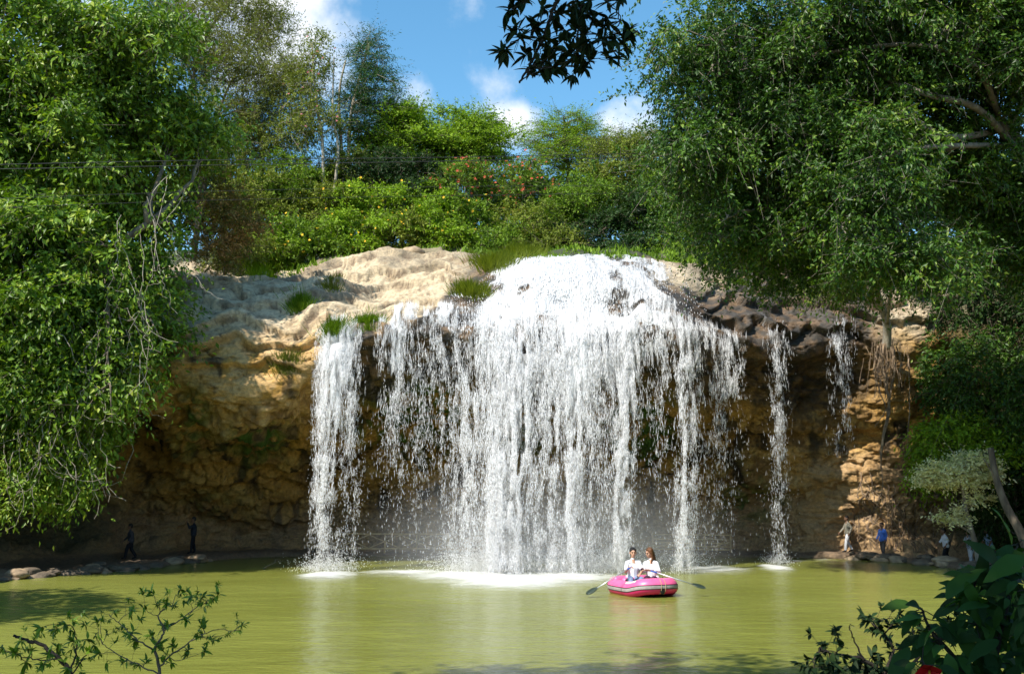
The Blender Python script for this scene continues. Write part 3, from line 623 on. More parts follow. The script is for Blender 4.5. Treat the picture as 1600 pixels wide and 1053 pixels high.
# ------------------------------------------------------------------ foliage
def diamond(C, D, Nn, ln, wd, a):
    S = unit(np.cross(D, Nn)); ln = ln[:, None]; wd = wd[:, None]; Nn = unit(np.cross(S, D))
    V = np.stack([C, C + D * ln * .42 + S * wd * .5 + Nn * wd * .12, C + D * ln - Nn * ln * .08, C + D * ln * .42 - S * wd * .5 + Nn * wd * .12], 1).reshape(-1, 3)
    b = np.arange(len(C))[:, None, None] * 4
    T = (np.array([[0, 1, 2], [0, 2, 3]])[None] + b).reshape(-1, 3)
    return V, T, np.repeat(a, 4)
def blade(C, D, Nn, ln, wd, a, seg=5, curl=.25, fold=.18, wavy=0.):
    n = len(C); S = unit(np.cross(D, Nn)); Nn = unit(np.cross(S, D)); rows = []
    for k in range(seg + 1):
        t = k / seg; w_ = (math.sin(math.pi * min(t ** .85 * .96 + .03, 1)) ** .9) * (1 - .25 * t) * .54
        mid = C + D * (ln * t)[:, None] - Nn * (ln * curl * t * t)[:, None]
        off = S * (wd * w_)[:, None]; up = Nn * (wd * w_ * fold + wavy * wd * rng.normal(size=n) * .1)[:, None]
        rows += [mid + off + up, mid, mid - off + up]
    V = np.stack(rows, 1).reshape(-1, 3); Q = []
    for k in range(seg):
        Q += [[3 * k, 3 * k + 1, 3 * k + 4, 3 * k + 3], [3 * k + 1, 3 * k + 2, 3 * k + 5, 3 * k + 4]]
    Q = (np.array(Q)[None] + (np.arange(n) * 3 * (seg + 1))[:, None, None]).reshape(-1, 4)
    return V, Q, np.repeat(a, 3 * (seg + 1))

def blob_pts(blobs, n, shell=.5, gap=.0, gscale=.5, seed=0, clump=0, csig=.7):
    """blobs: (px,py,rx,ry,Y,depth) in photo pixels and metres -> n points and outward directions"""
    wts = np.array([b_[2] * b_[3] for b_ in blobs], float); wts /= wts.sum()
    idx = rng.choice(len(blobs), int(n * 1.6), p=wts)
    B = np.array([list(P(b_[0], b_[1], b_[4])) + [b_[2] * b_[4] / F, b_[5], b_[3] * b_[4] / F] for b_ in blobs])
    d_ = rdir(len(idx)); r_ = (shell + (1 - shell) * rng.random(len(idx))) ** .8
    r_ = np.where(rng.random(len(idx)) < .3, rng.random(len(idx)) ** .5, r_)
    pts = B[idx, :3] + d_ * B[idx, 3:] * r_[:, None]
    if gap > 0:
        k = vnoise(pts * gscale + seed * 9.1, 200 + seed) > (-1 + 2 * gap * .8)
        pts = pts[k]; d_ = d_[k]
    if clump:
        k_ = max(3, n // clump); c_ = pts[:k_]; ci = rng.integers(0, len(c_), n); off = rng.normal(size=(n, 3)) * csig * np.array([1, 1, .42]); sz = rng.uniform(.6, 1.3, len(c_))[ci][:, None]
        pts = c_[ci] + off * sz; d_ = unit(d_[ci] * .5 + unit(off) * .8)
    return pts[:n], d_[:n]
def foliage(pts, out, ntw=5, nlv=7, tlen=.6, leaf=.12, wr=.45, droop=.3, up=.3, spread=1.0, tint=None, flat=0., var=.3):
    """sprays of leaves: each point carries ntw twigs of nlv leaves"""
    n = len(pts); Tn = n * ntw
    o_ = np.repeat(out, ntw, 0); base = np.repeat(pts, ntw, 0)
    td = unit(o_ * .7 + rdir(Tn) * spread + np.array([0, 0, up]))
    if flat: td[:, 2] *= (1 - flat); td = unit(td)
    tl = tlen * (.45 + .9 * rng.random(Tn) + 1.1 * (rng.random(Tn) > .93))
    m_ = Tn * nlv; t = (np.tile(np.arange(nlv), Tn) + rng.random(m_) * .6) / nlv
    bd = np.repeat(td, nlv, 0); bl = np.repeat(tl, nlv)
    C = np.repeat(base, nlv, 0) + bd * (bl * t)[:, None]; C[:, 2] -= droop * bl * t * t * .7
    side = unit(np.cross(bd, rdir(m_)))
    D = unit(bd * .6 + side * .9 + np.array([0, 0, -droop])); Nn = unit(rdir(m_) * .75 + np.array([0, 0, .7]) + np.repeat(o_, nlv, 0) * .35)
    if flat: D[:, 2] *= (1 - flat * .7); D = unit(D)
    ln = leaf * (.65 + .7 * rng.random(m_)); 
    cl = np.repeat(rng.random(n), ntw * nlv) if tint is None else np.repeat(tint, ntw * nlv)
    a = np.clip(.5 + (cl - .5) * .7 + rng.normal(size=m_) * var * .6, 0, 1)
    tw = np.stack([base, base + td * tl[:, None] + np.array([0, 0, -1]) * (droop * tl * .7)[:, None]], 1)
    return C, D, Nn, ln, ln * wr, a, tw
def twig_mesh(mb, tw, r):
    """many straight three-sided twigs"""
    A, B = tw[:, 0], tw[:, 1]; D = unit(B - A); U = unit(np.cross(D, rdir(len(D)))); V = np.cross(D, U)
    vs_ = []
    for (Q_, rr) in ((A, r), (B, r * .4)):
        for k in range(3):
            an = 2 * np.pi * k / 3; vs_.append(Q_ + (U * math.cos(an) + V * math.sin(an)) * rr)
    Vt = np.stack(vs_, 1).reshape(-1, 3); b_ = (np.arange(len(A)) * 6)[:, None, None]
    Q = (np.array([[0, 1, 4, 3], [1, 2, 5, 4], [2, 0, 3, 5]])[None] + b_).reshape(-1, 4)
    mb.add(Vt, None, Q, .5)
def curve(a, b, n=8, sag=0., wob=.15, bow=None):
    a = np.asarray(a, float); b = np.asarray(b, float); t = np.linspace(0, 1, n)[:, None]; ln = np.linalg.norm(b - a)
    p_ = a + (b - a) * t; p_[:, 2] -= (sag * ln * 4 * t * (1 - t))[:, 0]
    if bow is not None: p_ += np.asarray(bow) * 4 * t * (1 - t)
    wv = np.cumsum(rng.normal(size=(n, 3)), 0) * wob * ln / n; wv -= wv[-1] * t; wv[0] = 0
    return p_ + wv
def limbs(mb, trunk, pts, k, r0, sag=-.08, tw=None):
    """k limbs from the trunk polyline to chosen crown points, with forks"""
    trunk = np.asarray(trunk, float)
    sel = pts[rng.choice(len(pts), min(k, len(pts)), replace=False)]
    for q in sel:
        d_ = np.linalg.norm(trunk - q, axis=1) + np.where(trunk[:, 2] > q[2], 3, 0); d_[0] += 4
        i = int(np.argmin(d_)); c = curve(trunk[i], q, 9, sag, .22); mb.tube(c, np.linspace(r0, r0 * .18, 9), 6)
        near = pts[np.argsort(np.linalg.norm(pts - q, axis=1))[1:60:12]]
        for q2 in near[:4]:
            c2 = curve(c[rng.integers(4, 8)], q2, 6, sag * .5, .2); mb.tube(c2, np.linspace(r0 * .38, r0 * .1, 6), 4, caps=False)
def plant(name, label, cat, blobs, base, n, leafm, bark='bark', group=None, trunk=None, tr=.12, nl=10, gap=.25, gscale=.5, seed=0, parts=None, flowers=None, twigs=True, crown='crown', stemname='trunk', shell=.5, lr=None, clump=0, csig=.7, **fk):
    base = np.asarray(base, float); r_ = empty(name, base, label, cat, group)
    pts, out_ = blob_pts(blobs, n, shell, gap, gscale, seed, clump, csig)
    if clump: fk['tint'] = np.clip(.5 + .5 * vnoise(pts * .55, 500 + seed) + rng.normal(size=len(pts)) * .15, 0, 1)
    C, D, Nn, ln, wd, a, tw = foliage(pts, out_, **fk)
    V, T, A = diamond(C, D, Nn, ln, wd, a)
    o = mk(crown, V - base, T, M[leafm], r_, {'rnd': A})
    mb = MB()
    if trunk is None:
        c0 = pts.mean(0); trunk = curve(base, base + (c0 - base) * .9, 8, 0, .12)
        if nl > 0 and tr > 0: mb.tube(trunk, np.linspace(tr, tr * .5, 8), 8)
    else:
        for k_, tp in enumerate(trunk):
            tp = np.asarray(tp, float); t_ = np.linspace(0, len(tp) - 1, len(tp) * 4); tp2 = catmull(t_, tp)
            rad = tr if np.isscalar(tr) else tr[k_]
            mb.tube(tp2, np.linspace(rad, rad * .35, len(tp2)), 10)
        trunk = np.vstack([catmull(np.linspace(0, len(tp) - 1, len(tp) * 4), np.asarray(tp, float)) for tp in trunk])
    if nl: limbs(mb, trunk, pts, nl, lr if lr else (tr if np.isscalar(tr) else tr[0]) * .45)
    if twigs: twig_mesh(mb, tw[:: 3], .006 + .0001 * base[1])
    if mb.n: mb_o = mb.build(stemname, M[bark], r_); mb_o.data.transform(Matrix.Translation(-Vector(base)))
    if flowers:
        for (fname, fm, fn, fsz) in flowers:
            k = rng.choice(len(tw), fn); k = k[np.argsort(-out_[np.clip(k // max(1, fk.get('ntw', 5)), 0, len(out_) - 1), 2])][:fn]
            ctr = tw[k, 1]; m5 = 5; CC = np.repeat(ctr, m5, 0); nn_ = unit(rdir(len(ctr)) * .5 + np.array([-.1, -.8, .5])); n5_ = np.repeat(nn_, m5, 0)
            ang = np.tile(np.arange(m5) * 2 * np.pi / m5, len(ctr)); u_ = unit(np.cross(n5_, np.array([0, 0, 1.]))); v_ = np.cross(n5_, u_)
            dd = u_ * np.cos(ang)[:, None] + v_ * np.sin(ang)[:, None] + n5_ * .25
            V, T, A = diamond(CC, unit(dd), n5_, np.full(len(CC), fsz), np.full(len(CC), fsz * .7), rng.random(len(CC)))
            fo_ = mk(fname, V - base, T, M[fm], r_, {'rnd': A}); fo_['kind'] = 'stuff'
    return r_
G_ = lambda px, Y, v=13.0: cliff_at([px], [v], 0)[0][0]
def ground_z(px, Y):
    """surface height of the land behind the rim at column px and distance Y"""
    j = int(np.clip(np.interp(px, us, np.arange(nu_)), 0, nu_ - 1)); k0 = int(np.searchsorted(vs, 10.5))
    yy = Gd[k0:, j, 1]; zz = Gd[k0:, j, 2]; return float(np.interp(Y, yy, zz))
def gp(px, Y, sink=.1):
    z = ground_z(px, Y); return np.array([XatZ(px, Y, z), Y, z - sink])

# ------------------------------------------------------------------ vegetation beyond the rim
YG = 'yellow flowering shrubs along the top of the rock'
YL = 'bright green shrub dotted with yellow flowers on the slope above the pale rock'
YLS = ['leftmost of the yellow-flowered shrubs, at the left end of the pale rock', 'yellow-flowered shrub second from the left end of the pale rock', 'yellow-flowered shrub above the left half of the pale rock, left of the boulder', 'yellow-flowered shrub directly behind the brown boulder', 'yellow-flowered shrub just right of the brown boulder', 'rightmost yellow-flowered shrub, next to the grass by the dome', 'yellow-flowered shrub in the second row, above the boulder', 'yellow-flowered shrub in the second row, farthest left', 'yellow-flowered shrub in the second row, below the red bracts']
for k, (px, py, rx, ry, Y) in enumerate([(425, 392, 50, 42, 52.5), (492, 384, 50, 46, 52.5), (556, 372, 55, 46, 53), (620, 366, 50, 44, 53.5), (682, 368, 50, 42, 53.5), (742, 364, 50, 42, 54), (590, 330, 55, 38, 55.5), (500, 330, 55, 42, 55.5), (680, 330, 50, 34, 56)]):
    plant('flowering_shrub', YLS[k], 'shrub', [(px, py, rx, ry, Y, 1.9), (px - 22, py - 14, rx * .6, ry * .8, Y - .4, 1.2), (px + 26, py + 6, rx * .6, ry * .7, Y - .6, 1.2)], gp(px, Y), 330,
          ['leaf_bright', 'leaf_shrub', 'leaf_bright', 'leaf_olive'][k % 4], group=YG, tr=.05, nl=7, seed=k, gap=.18, gscale=.9, clump=13, csig=.4, flowers=[('flowers', 'yellow', int(rng.integers(10, 56)), .09)], stemname='stems',
          tlen=.5, leaf=.17, wr=.5, droop=.2, up=.3, ntw=5, nlv=6)
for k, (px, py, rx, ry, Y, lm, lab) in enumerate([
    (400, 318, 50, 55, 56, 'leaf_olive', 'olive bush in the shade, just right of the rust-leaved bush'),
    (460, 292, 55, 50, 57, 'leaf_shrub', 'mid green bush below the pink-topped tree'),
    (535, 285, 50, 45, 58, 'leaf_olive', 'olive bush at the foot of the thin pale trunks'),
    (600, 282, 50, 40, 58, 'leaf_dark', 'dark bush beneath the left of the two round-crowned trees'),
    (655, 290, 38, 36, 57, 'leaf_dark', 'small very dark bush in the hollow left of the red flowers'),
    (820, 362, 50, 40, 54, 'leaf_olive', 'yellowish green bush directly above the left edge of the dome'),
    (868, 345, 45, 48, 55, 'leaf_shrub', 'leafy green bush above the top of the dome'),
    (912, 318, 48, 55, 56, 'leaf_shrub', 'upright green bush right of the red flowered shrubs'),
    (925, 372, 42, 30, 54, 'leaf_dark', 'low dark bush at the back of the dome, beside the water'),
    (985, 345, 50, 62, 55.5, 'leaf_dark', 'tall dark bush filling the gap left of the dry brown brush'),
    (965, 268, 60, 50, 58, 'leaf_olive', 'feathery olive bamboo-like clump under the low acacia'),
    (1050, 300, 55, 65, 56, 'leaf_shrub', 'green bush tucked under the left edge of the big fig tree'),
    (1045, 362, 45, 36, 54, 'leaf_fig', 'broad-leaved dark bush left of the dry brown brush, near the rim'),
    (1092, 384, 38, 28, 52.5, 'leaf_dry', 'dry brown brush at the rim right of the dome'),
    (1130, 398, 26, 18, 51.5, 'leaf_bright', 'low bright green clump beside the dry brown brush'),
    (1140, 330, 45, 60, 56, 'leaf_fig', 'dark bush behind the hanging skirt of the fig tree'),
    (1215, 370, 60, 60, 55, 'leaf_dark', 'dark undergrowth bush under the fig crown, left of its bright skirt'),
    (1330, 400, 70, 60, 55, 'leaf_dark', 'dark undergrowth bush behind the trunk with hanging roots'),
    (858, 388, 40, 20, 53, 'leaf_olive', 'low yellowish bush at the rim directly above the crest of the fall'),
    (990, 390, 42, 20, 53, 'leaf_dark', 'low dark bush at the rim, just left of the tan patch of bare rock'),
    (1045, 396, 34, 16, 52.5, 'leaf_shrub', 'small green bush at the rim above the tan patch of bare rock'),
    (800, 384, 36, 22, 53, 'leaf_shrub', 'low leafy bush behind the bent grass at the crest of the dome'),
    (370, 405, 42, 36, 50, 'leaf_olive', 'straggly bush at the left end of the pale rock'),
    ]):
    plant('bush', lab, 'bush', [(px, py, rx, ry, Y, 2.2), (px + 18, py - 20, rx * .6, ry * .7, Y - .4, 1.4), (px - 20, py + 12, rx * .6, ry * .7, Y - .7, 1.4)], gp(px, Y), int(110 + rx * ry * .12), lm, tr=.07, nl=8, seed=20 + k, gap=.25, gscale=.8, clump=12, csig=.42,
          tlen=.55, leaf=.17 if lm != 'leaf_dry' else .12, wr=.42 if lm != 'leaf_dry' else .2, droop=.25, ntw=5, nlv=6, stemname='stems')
for k, (px, py, rx, ry, Y, lab) in enumerate([(722, 290, 50, 40, 56, 'left of two red-bracted shrubs in the middle of the slope'), (812, 292, 56, 44, 56.5, 'right of two red-bracted shrubs, nearer the dome')]):
    plant('flowering_shrub', lab, 'shrub', [(px, py, rx, ry, Y, 1.8), (px + 15, py - 18, rx * .7, ry * .6, Y, 1.3)], gp(px, Y), 300, 'leaf_shrub', group='red-bracted shrubs', tr=.06, nl=8, seed=50 + k, gap=.3,
          flowers=[('flowers', 'redfl', 150, .11)], tlen=.6, leaf=.16, wr=.4, droop=.25, ntw=5, nlv=5, stemname='stems')
plant('bush', 'rust and cream leaved bush between the vine-covered tree and the green slope', 'bush', [(345, 300, 36, 34, 45, 1.2), (360, 350, 46, 42, 45, 1.4), (330, 395, 34, 32, 44.5, 1.1)], gp(350, 48), 420, 'leaf_rust', tr=.05, nl=10, seed=61, gap=.2, clump=12, csig=.4,
      tlen=.5, leaf=.13, wr=.5, droop=.3, ntw=5, nlv=6, stemname='stems')
# trees beyond the rim
def tbase(px, Y): return gp(px, Y, .3)
def tree(lab, blobs, px, Y, n, lm, trunkpx, tr, seed=0, bark='bark', name='tree', **k):
    b0 = tbase(px, Y); tks = [[b0] + [P(a, b_, c) for (a, b_, c) in tp] for tp in trunkpx]
    return plant(name, lab, 'tree', blobs, b0, n, lm, bark, trunk=tks, tr=tr, seed=seed, **k)
tree('left of the two round-crowned green trees in the middle distance', [(625, 215, 62, 36, 62, 2.6), (590, 240, 40, 28, 61, 2), (665, 238, 38, 30, 61, 2), (620, 185, 40, 20, 62, 1.6), (630, 258, 50, 16, 62, 1.8)], 628, 62, 800, 'leaf_bright', [[(627, 280, 62), (622, 235, 62)]], .2, 1, flat=.55, droop=.1, tlen=1.0, leaf=.20, wr=.42, ntw=5, nlv=8, nl=14, gap=.1, clump=16, csig=.6)
tree('right of the two round-crowned green trees in the middle distance', [(735, 205, 52, 28, 63, 2.4), (760, 228, 38, 22, 62, 2), (705, 228, 38, 24, 62, 2), (735, 180, 34, 14, 63, 1.6), (740, 250, 46, 14, 63, 1.6)], 738, 63, 700, 'leaf_bright', [[(737, 270, 63), (735, 225, 63)]], .2, 2, flat=.55, droop=.1, tlen=1.0, leaf=.20, wr=.42, ntw=5, nlv=8, nl=14, gap=.1, clump=16, csig=.6)
tree('flat-topped feathery acacia with layered pale green branches right of centre', [(885, 196, 50, 14, 64, 2.4), (865, 218, 52, 12, 64, 2.2), (915, 216, 38, 12, 64, 2), (890, 236, 52, 12, 63, 2), (880, 256, 40, 12, 63, 1.8)], 888, 64, 520, 'leaf_bright', [[(888, 270, 64), (884, 222, 64), (882, 196, 64)]], .16, 3, flat=.8, droop=.05, tlen=1.2, leaf=.16, wr=.3, ntw=5, nlv=9, nl=20, gap=.25)
tree('low spreading acacia between the flat-topped one and the fig crown', [(965, 238, 50, 18, 61, 2), (1000, 225, 36, 18, 61, 2), (1025, 250, 40, 26, 60, 2)], 985, 61, 330, 'leaf_olive', [[(985, 270, 61), (982, 235, 61)]], .14, 4, flat=.6, droop=.15, tlen=1.0, leaf=.15, wr=.3, ntw=5, nlv=9, nl=14, gap=.1, clump=16, csig=.6)
tree('dark feathery-leaved tree, tallest on the skyline left of centre', [(575, 90, 28, 22, 60, 1.4), (585, 130, 32, 20, 60, 1.5), (590, 168, 32, 14, 60, 1.6), (555, 150, 26, 24, 60, 1.3), (560, 200, 36, 14, 60, 1.4), (578, 62, 14, 10, 60, .8)], 548, 60, 330, 'leaf_feather', [[(545, 240, 60), (550, 170, 60), (568, 100, 60), (578, 66, 60)], [(534, 240, 60), (530, 150, 60), (540, 95, 60)]], .14, 5, bark='bark_pale', flat=.4, droop=.35, tlen=1.3, leaf=.20, wr=.22, ntw=5, nlv=12, nl=16, gap=.2)
tree('slender pink-topped tree with thin foliage left of the dark feathery tree', [(490, 95, 30, 28, 56, 1.3), (478, 145, 34, 34, 56, 1.4), (500, 190, 38, 30, 56, 1.5), (460, 205, 30, 26, 56, 1.3), (495, 62, 18, 12, 56, .8)], 500, 56, 300, 'leaf_olive', [[(505, 250, 56), (498, 180, 56), (490, 120, 56), (488, 70, 56)], [(528, 250, 56), (520, 180, 56), (522, 90, 56)]], .11, 6, bark='bark_pale', droop=.3, tlen=.8, leaf=.17, wr=.4, ntw=5, nlv=6, nl=16, gap=.25, flowers=[('flowers', 'pinkfl', 40, .10)])
tree('bare-branched tree with wispy brown foliage against the clouds, upper left', [(360, 30, 80, 60, 58, 2.4), (300, 90, 70, 60, 58, 2.4), (400, 110, 55, 60, 58, 2.4), (250, 30, 70, 50, 58, 2.4), (420, 190, 50, 45, 58, 2.4), (350, 180, 60, 45, 58, 2.4), (440, 140, 30, 50, 58, 1.8)], 300, 58, 1900, 'leaf_dry', [[(315, 250, 58), (300, 150, 58), (320, 60, 58), (380, -20, 58)], [(330, 230, 58), (360, 130, 58), (420, 40, 58)], [(320, 260, 58), (300, 120, 58), (232, 20, 58), (230, -40, 58)]], [.16, .12, .12], 7, bark='bark', droop=.15, tlen=1.1, leaf=.17, wr=.3, ntw=6, nlv=7, nl=24, lr=.06, gap=.3, clump=14, csig=.8)
tree('olive green tree filling the space under the bare-branched one', [(300, 215, 60, 40, 58, 2), (380, 240, 60, 40, 58, 2), (440, 250, 45, 36, 58, 2), (330, 270, 60, 30, 58, 2)], 350, 58, 700, 'leaf_olive', [[(350, 300, 58), (352, 240, 58)]], .16, 8, droop=.25, tlen=.8, leaf=.15, wr=.35, ntw=5, nlv=7, nl=14, gap=.1, clump=16, csig=.6)
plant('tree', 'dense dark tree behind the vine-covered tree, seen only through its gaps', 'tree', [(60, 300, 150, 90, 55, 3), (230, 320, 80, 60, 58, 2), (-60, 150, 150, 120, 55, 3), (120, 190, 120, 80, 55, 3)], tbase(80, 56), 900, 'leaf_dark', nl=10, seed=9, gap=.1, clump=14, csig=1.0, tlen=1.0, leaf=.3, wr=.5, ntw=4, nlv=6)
# the far wood that closes the view behind them
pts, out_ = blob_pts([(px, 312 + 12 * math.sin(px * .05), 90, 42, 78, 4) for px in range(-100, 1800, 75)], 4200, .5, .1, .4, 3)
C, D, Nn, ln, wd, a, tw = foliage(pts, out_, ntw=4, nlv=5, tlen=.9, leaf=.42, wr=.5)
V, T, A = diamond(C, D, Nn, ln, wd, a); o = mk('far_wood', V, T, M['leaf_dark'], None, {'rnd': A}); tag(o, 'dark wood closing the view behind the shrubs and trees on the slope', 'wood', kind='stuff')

# ground cover along the rim, behind the open rock
k_ = 9000; pxg = rng.uniform(360, 1260, k_); vg = rng.uniform(12.02, 12.75, k_); q_, n_q = cliff_at(pxg, vg, -.03); q_ = q_[vnoise(q_ * .9, 71) > -.15]; k_ = len(q_)
D = unit(rdir(k_) * .5 + np.array([0, -.1, 1.])); V, T, A = diamond(q_, D, unit(rdir(k_) + np.array([0, -.6, .5])), .14 + .32 * rng.random(k_) ** 2, .06 + .12 * rng.random(k_), np.clip(.5 + .45 * vnoise(q_ * .8, 61) + rng.normal(size=k_) * .12, 0, 1))
o = mk('ground_cover', V, T, M['leaf_shrub'], None, {'rnd': A}); tag(o, 'low weeds and grass covering the soil along the rim of the rock', 'ground cover', kind='stuff')

# ------------------------------------------------------------------ the vine-covered tree on the left
LT = P(60, 700, 42); LT[2] = 1.0; LT[0] = XatZ(-60, 43, 1)
r_ = plant('vine_covered_tree', 'large tree smothered in broad glossy leaves hanging over the left bank', 'tree',
      [(70, 80, 130, 90, 38.2, 3), (200, 70, 90, 80, 39.2, 3), (230, 150, 100, 70, 40.5, 2), (300, 215, 60, 50, 42, 1.5), (150, 230, 130, 120, 40, 2), (-80, 200, 130, 200, 38.2, 3), (60, 250, 110, 90, 37.2, 2.4), (265, 200, 60, 60, 41.5, 1.6), (60, 390, 120, 90, 37.2, 2.4), (170, 400, 90, 80, 39.2, 1.6), (262, 405, 52, 55, 41, 1.0),
       (90, 520, 110, 90, 37.2, 2), (175, 500, 60, 60, 39.5, 1.2), (40, 620, 80, 70, 37.2, 1.6), (140, 610, 60, 60, 37.5, 1.2), (215, 330, 80, 50, 40.5, 1.6), (20, 0, 120, 50, 39.2, 3)],
      LT, 4600, 'leaf_broad', 'bark', trunk=[[LT, P(-40, 400, 41), P(40, 250, 40), P(120, 150, 39), P(200, 60, 39)], [LT, P(-60, 450, 41), P(20, 450, 39), P(120, 420, 38.5), P(230, 350, 38.5)]], tr=[.55, .35], nl=70, seed=11, gap=.22, gscale=.36, clump=24, csig=.8,
      tlen=.9, leaf=.25, wr=.48, droop=.5, up=-.05, ntw=5, nlv=6, var=.45, lr=.12)
pts, out_ = blob_pts([(60, 700, 90, 70, 37.2, 1.4), (140, 670, 50, 60, 37.6, 1), (20, 770, 50, 30, 36.5, .8), (95, 765, 50, 34, 37, .8)], 460, .4, .3, .6, 4)
C, D, Nn, ln, wd, a, tw = foliage(pts, out_, ntw=4, nlv=5, tlen=.6, leaf=.2, wr=.42, droop=.8, up=-.3)
V, T, A = diamond(C, D, Nn, ln, wd, np.clip(a + .25, 0, 1)); mk('hanging_foliage', V - LT, T, M['leaf_broad'], r_, {'rnd': A})
# hanging vines, each with its own bare stem and leaves
VL = 'bare pale vine stem with scattered leaves hanging from the left tree over the dark bank'
for k in range(46):
    x0 = rng.uniform(0, 330) if k < 18 else rng.uniform(0, 200); lim = np.interp(x0, [0, 150, 200, 330], [700, 640, 520, 440]); y0 = lim - rng.uniform(30, 210); Y = rng.uniform(35.2, 37.5)
    y1 = min(np.interp(x0, [0, 200, 330], [850, 820, 560]) - rng.uniform(0, 60), y0 + rng.uniform(150, 300)); dx = rng.normal() * 30 + (30 if k % 4 == 0 else 0)
    a_ = P(x0, y0, Y); b_ = P(x0 + dx, y1, Y - .2); c = curve(a_, b_, 22, 0, .35, bow=[rng.normal() * .5, 0, -.2])
    tn = np.linspace(0, 1, 22)[:, None]; c[:, 0] += (np.sin(tn * rng.uniform(3, 7)) * .16 * rng.normal())[:, 0]; hook = rng.normal() * .5; c[-5:, 0] += hook * np.linspace(0, 1, 5) ** 2; c[-5:, 2] += abs(hook) * .5 * np.linspace(0, 1, 5) ** 2
    rt = empty('hanging_vine', a_, VL, 'vine', 'vines hanging from the left tree'); mb = MB(); mb.tube(c - a_, np.linspace(.018, .007, 22) * rng.uniform(.7, 1.3), 5, caps=False)
    for q in range(4):
        i = rng.integers(6, 18); e_ = c[i] - a_ + np.array([rng.normal() * .4, rng.normal() * .2, -.5 * rng.random()]); mb.tube(curve(c[i] - a_, e_, 5, .1, .3), .008, 4, caps=False)
    mb.build('stem', M['bark_pale'], rt)
    m_ = 46 if k % 3 else 90; i = (rng.random(m_) ** 1.3 * 19).astype(int); CC = c[i] + rng.normal(size=(m_, 3)) * .16; DD = unit(rdir(m_) * .8 + np.array([0, -.1, -.9]))
    V, T, A = diamond(CC, DD, unit(rdir(m_) + np.array([-.3, -.5, .6])), .13 + .13 * rng.random(m_), .07 + .05 * rng.random(m_), np.clip(.6 + rng.normal(size=m_) * .25, 0, 1)); mk('leaves', V - a_, T, M['leaf_broad'], rt, {'rnd': A})

# ------------------------------------------------------------------ the fig tree on the right
FB = np.array([XatZ(1650, 38, .5), 38, .2])
plant('fig_tree', 'huge dark fig tree spreading over the right of the pool from beyond the frame', 'tree',
      [(1075, 60, 75, 70, 32.5, 1.8), (1060, 150, 65, 60, 32.5, 1.8), (1110, 250, 80, 55, 33, 1.8), (1190, 60, 100, 80, 32, 2), (1200, 190, 90, 70, 32.5, 1.8), (1330, 50, 110, 75, 31, 2), (1470, 50, 100, 70, 31, 2), (1600, 60, 110, 120, 31, 2),
       (1300, 190, 80, 70, 32, 1.6), (1240, 310, 90, 70, 34, 1.8), (1160, 350, 60, 45, 34.5, 1.6), (1440, 260, 80, 60, 34, 1.8), (1560, 250, 90, 90, 34, 2), (1300, 380, 60, 50, 35, 1.6), (1210, 420, 60, 26, 37, 1.4), (1400, 140, 60, 40, 31.5, 1.4),
       (1520, 330, 90, 60, 35, 1.8), (1640, 330, 70, 110, 34, 2), (1400, 180, 170, 110, 34.5, 1), (1200, 130, 160, 110, 34, 1),
       (1375, 215, 36, 34, 30, .9), (1352, 270, 36, 36, 30, .9), (1335, 325, 34, 30, 30.2, .9), (1405, 330, 34, 45, 30.2, .9), (1425, 390, 42, 42, 30.4, .9), (1455, 432, 36, 22, 30.6, .8), (1375, 400, 36, 36, 30.6, .9), (1490, -130, 120, 40, 30, 1.5), (1620, -150, 110, 60, 30, 1.5), (1560, -60, 140, 50, 30, 1.5)],  # blobs above the frame are added to shade the crown's right side
      FB, 9400, 'leaf_fig', 'bark_fig', trunk=[[FB, P(1635, 400, 37), P(1605, 250, 34), P(1560, 195, 32)], [P(1600, 250, 33.5), P(1530, 172, 31), P(1450, 148, 30.3), P(1380, 120, 31), P(1290, 40, 31)], [P(1575, 200, 33), P(1480, 215, 31), P(1400, 175, 31), P(1300, 200, 32), P(1200, 170, 32)],
          [P(1590, 230, 33.5), P(1500, 228, 31), P(1400, 240, 31), P(1300, 300, 32), P(1190, 330, 34)], [P(1560, 180, 32), P(1520, 100, 30), P(1420, 70, 30), P(1250, 90, 31), P(1120, 120, 32)]], tr=[.5, .14, .13, .11, .11], nl=90, seed=12, gap=.30, gscale=.33, clump=26, csig=.85,
      tlen=.7, leaf=.165, wr=.45, droop=.5, up=0, ntw=5, nlv=8, var=.5, lr=.085)
plant('fig_tree', 'smaller bright-leaved fig rooted on the cliff edge, its low crown above bare hanging roots', 'tree',
      [(1340, 390, 40, 34, 40.5, 1.2), (1400, 400, 46, 36, 40, 1.3), (1320, 440, 40, 22, 41, 1.1), (1385, 450, 44, 20, 41, 1.1), (1290, 452, 30, 14, 42, .9)],
      P(1385, 545, 45.6), 460, 'leaf_broad', 'bark_pale', trunk=[[P(1385, 545, 45.6), P(1386, 510, 45), P(1378, 480, 44), P(1366, 440, 41), P(1350, 380, 39)], [P(1378, 485, 44.2), P(1350, 455, 42), P(1322, 425, 41), P(1300, 380, 40.5)], [P(1386, 505, 44.8), P(1392, 455, 41.5), P(1405, 380, 39.5)]], tr=[.22, .13, .10], nl=22, seed=13, gap=.2, gscale=.6, clump=16, csig=.5,
      tlen=.7, leaf=.18, wr=.42, droop=.7, up=-.1, ntw=5, nlv=6, var=.45, lr=.06)
